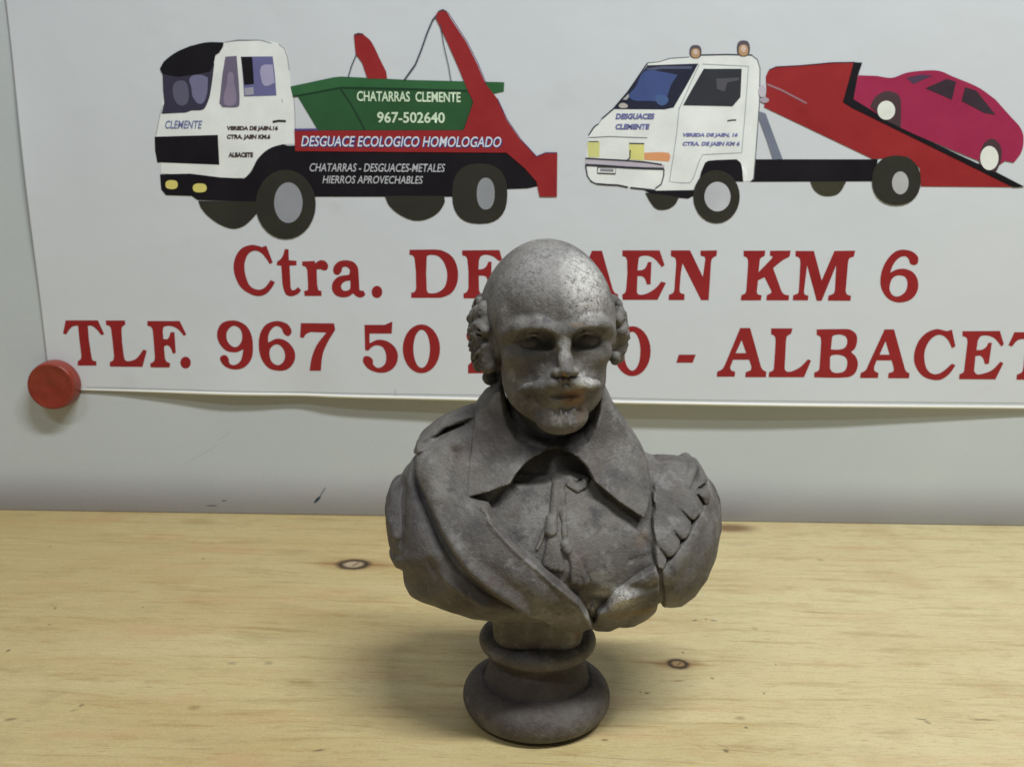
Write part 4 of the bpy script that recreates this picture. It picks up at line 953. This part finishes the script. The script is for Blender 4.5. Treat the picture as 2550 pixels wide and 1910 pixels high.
# ---- head
HEAD_O = (1.8, -3.0, 150.2)
def build_head():
    g = Grid((-30, -44, 96), (34, 36, 184), 0.45)
    s = Sculpt(g, yaw=9, tilt=-1.5, nod=-2, origin=HEAD_O)
    E, Cc = s.ellipsoid, s.capsule
    E((0, 5, 5.5), (23.4, 27, 22.5), 1)                        # cranium
    E((0, 3.5, 13.0), (18.6, 23, 20.2), 5)
    E((0, -8.5, 8.5), (18.6, 17.8, 19.5), 5)                     # forehead dome
    E((0, -7.5, -12), (17.8, 16.5, 22), 5)                      # face
    E((0, -13.0, -26.5), (12.4, 11.0, 10.5), 5)                   # chin
    for sx in (-1, 1):
        E((sx*12.0, -14.5, -8.5), (6.5, 6.6, 5.0), 5)            # cheekbone
        E((sx*10.0, -9, -21.0), (6.8, 9.5, 9.5), 5)              # jaw
        E((sx*17.2, -10, 3.0), (3.5, 7, 8), 4)                   # temple
    # brow ridge
    for sx in (-1, 1):
        s.chain([(sx*2.6, -25.6, 1.0), (sx*8.5, -25.6, 2.9), (sx*14.2, -22.2, 2.6), (sx*17.4, -16.5, -0.5)], [1.3, 1.5, 1.4, 1.1], 4.5)
    Cc((-3, -25.2, 1.6), (3, -25.2, 1.6), 1.2, 1.2, 3.5)
    # deep eye sockets, lids and sunken eyeballs
    for sx in (-1, 1):
        E((sx*9.6, -26.4, -2.4), (7.2, 8.6, 4.9), 0.6, '-')
        E((sx*9.2, -28.0, -0.6), (6.6, 4.6, 3.2), 0.5, '-')
        E((sx*5.0, -24.6, -2.8), (3.0, 6.0, 3.2), 1.2, '-')
        E((sx*10.4, -15.6, -4.0), (4.9, 4.8, 4.3), 0.8)
        s.chain([(sx*5.0, -19.0, -2.0), (sx*8.6, -20.2, -0.2), (sx*12.6, -19.2, -0.6), (sx*15.8, -16.4, -3.2)], [0.4, 0.6, 0.6, 0.4], 1.0)
    # nose
    s.chain([(0, -23.6, 1.0), (0, -25.6, -3.4), (0, -28.2, -8.6), (0, -29.9, -12.4)], [1.9, 1.7, 1.9, 2.2], 2.2)
    for sx in (-1, 1):
        E((sx*2.9, -27.2, -13.2), (1.8, 2.4, 1.7), 1.6)
        E((sx*2.0, -29.2, -15.3), (1.3, 1.7, 1.1), 0.5, '-')
        Cc((sx*4.8, -25.8, -12.5), (sx*9.5, -23.2, -18.5), 0.7, 0.5, 1.8, '-')   # nasolabial fold
    # mouth
    E((0, -23.6, -20.0), (8.0, 4.6, 6.0), 3)
    E((0, -28.2, -22.2), (8.0, 3.2, 2.0), 1.6, '-')
    E((0, -27.8, -26.0), (5.0, 1.6, 1.2), 2.2, '-')
    for sx in (-1, 1): E((sx*8.6, -26.0, -22.6), (2.6, 2.0, 2.6), 1.6, '-')
    # neck
    Cc((0, 4, -22), (-1, 13, -50), 14.0, 14.0, 4)
    o = s.mesh('head', MB, BUST); o['label'] = 'bald head with deep-set eyes'
    # moustache
    m = Sculpt(g, yaw=9, tilt=-1.5, nod=-2, origin=HEAD_O)
    rnd = random.Random(3)
    for sx in (-1, 1):
        m.chain([(sx*0.8, -26.8, -16.4), (sx*3.8, -26.8, -17.4), (sx*7.8, -24.8, -18.8), (sx*11.4, -21.4, -19.9), (sx*14.0, -18.2, -20.9)], [1.2, 2.1, 2.3, 1.8, 0.6], 1.3)
        for q in range(5):                                    # strands
            m.capsule((sx*1.6, -28.6 + 0.2*q, -15.6 - q*0.9), (sx*12.6, -21.2 + 0.2*q, -18.9 - q*0.6), 0.45, 0.3, 0.5)
    m.mesh('moustache', MB, BUST)
    b = Sculpt(g, yaw=9, tilt=-1.5, nod=-2, origin=HEAD_O)
    rx = Matrix.Rotation(R(-24), 3, 'X')
    b.ellipsoid((0, -19.8, -31.4), (9.4, 4.6, 6.0), 2, '+', rx); b.ellipsoid((0, -18.8, -34.2), (6.6, 5.2, 4.0), 3)
    for k in range(60):
        a = rnd.uniform(-1, 1); h = rnd.uniform(-34.0, -28.5)
        x = a*8.6; y = -24.4 - 0.10*(-h - 28.5) + 0.06*x*x + 0.14*max(0, -h - 32.5)**2
        b.ellipsoid((x, y + rnd.uniform(0.0, 0.9), h), (rnd.uniform(0.4, 0.75), 1.1, rnd.uniform(1.3, 2.2)), 0.5, '+')
    b.mesh('beard', MB, BUST)
    # hair: bunched curls over the ears and round the back
    hs = Sculpt(g, yaw=9, tilt=-1.5, nod=-2, origin=HEAD_O)
    rnd = random.Random(21)
    def rot(): return Matrix.Rotation(rnd.uniform(0, 6.28), 3, 'X') @ Matrix.Rotation(rnd.uniform(-0.5, 0.5), 3, 'Y')
    for sx in (-1, 1):
        hs.ellipsoid((sx*21.2, 4.0, -3.0), (6.0, 12, 11.5), 2)
        hs.ellipsoid((sx*19.0, 13, -5), (7.0, 10, 15), 3)
        hs.ellipsoid((sx*19.0, -3.0, -5), (3.0, 6, 8), 2)
        for k in range(58):
            z = rnd.uniform(-14.5, 9.5); y = rnd.uniform(-8, 17)
            prof = max(0.0, 1 - ((z + 3.5)/14.5)**2)**0.5
            x = 19.4 + 6.9*prof - 0.020*(y - 3)**2 + rnd.uniform(-0.6, 0.6)
            if z > 4: y = max(y, -1)
            r = rnd.uniform(1.9, 3.3); Rm = rot()
            hs.ellipsoid((sx*x, y, z), (r*0.9, r*1.35, r*0.9), 1.3, '+', Rm)
            hs.ellipsoid((sx*(x + r*0.8), y, z), (r*0.55, r*1.3, r*0.22), 0.5, '-', Rm)
            hs.ellipsoid((sx*(x + r*0.7), y + 0.2*r, z - 0.75*r), (r*0.5, r*1.2, r*0.18), 0.5, '-', Rm)
        for k in range(44):                                    # the hollows between the curls
            z = rnd.uniform(-15, 9); y = rnd.uniform(-10, 14); prof = max(0.0, 1 - ((z + 3.5)/14.5)**2)**0.5
            hs.ellipsoid((sx*(23.4 + 7.6*prof - 0.020*(y-3)**2), y, z), (2.4, 1.4, 1.4), 0.7, '-', rot())
    for k in range(60):
        a = rnd.uniform(-1.15, 1.15); z = rnd.uniform(-24, 4)
        hs.ellipsoid((22*math.sin(a), 8 + 21*math.cos(a), z), (3.4, 3.4, 3.4), 1.2)
    hs.mesh('hair', MB, BUST)
build_head()
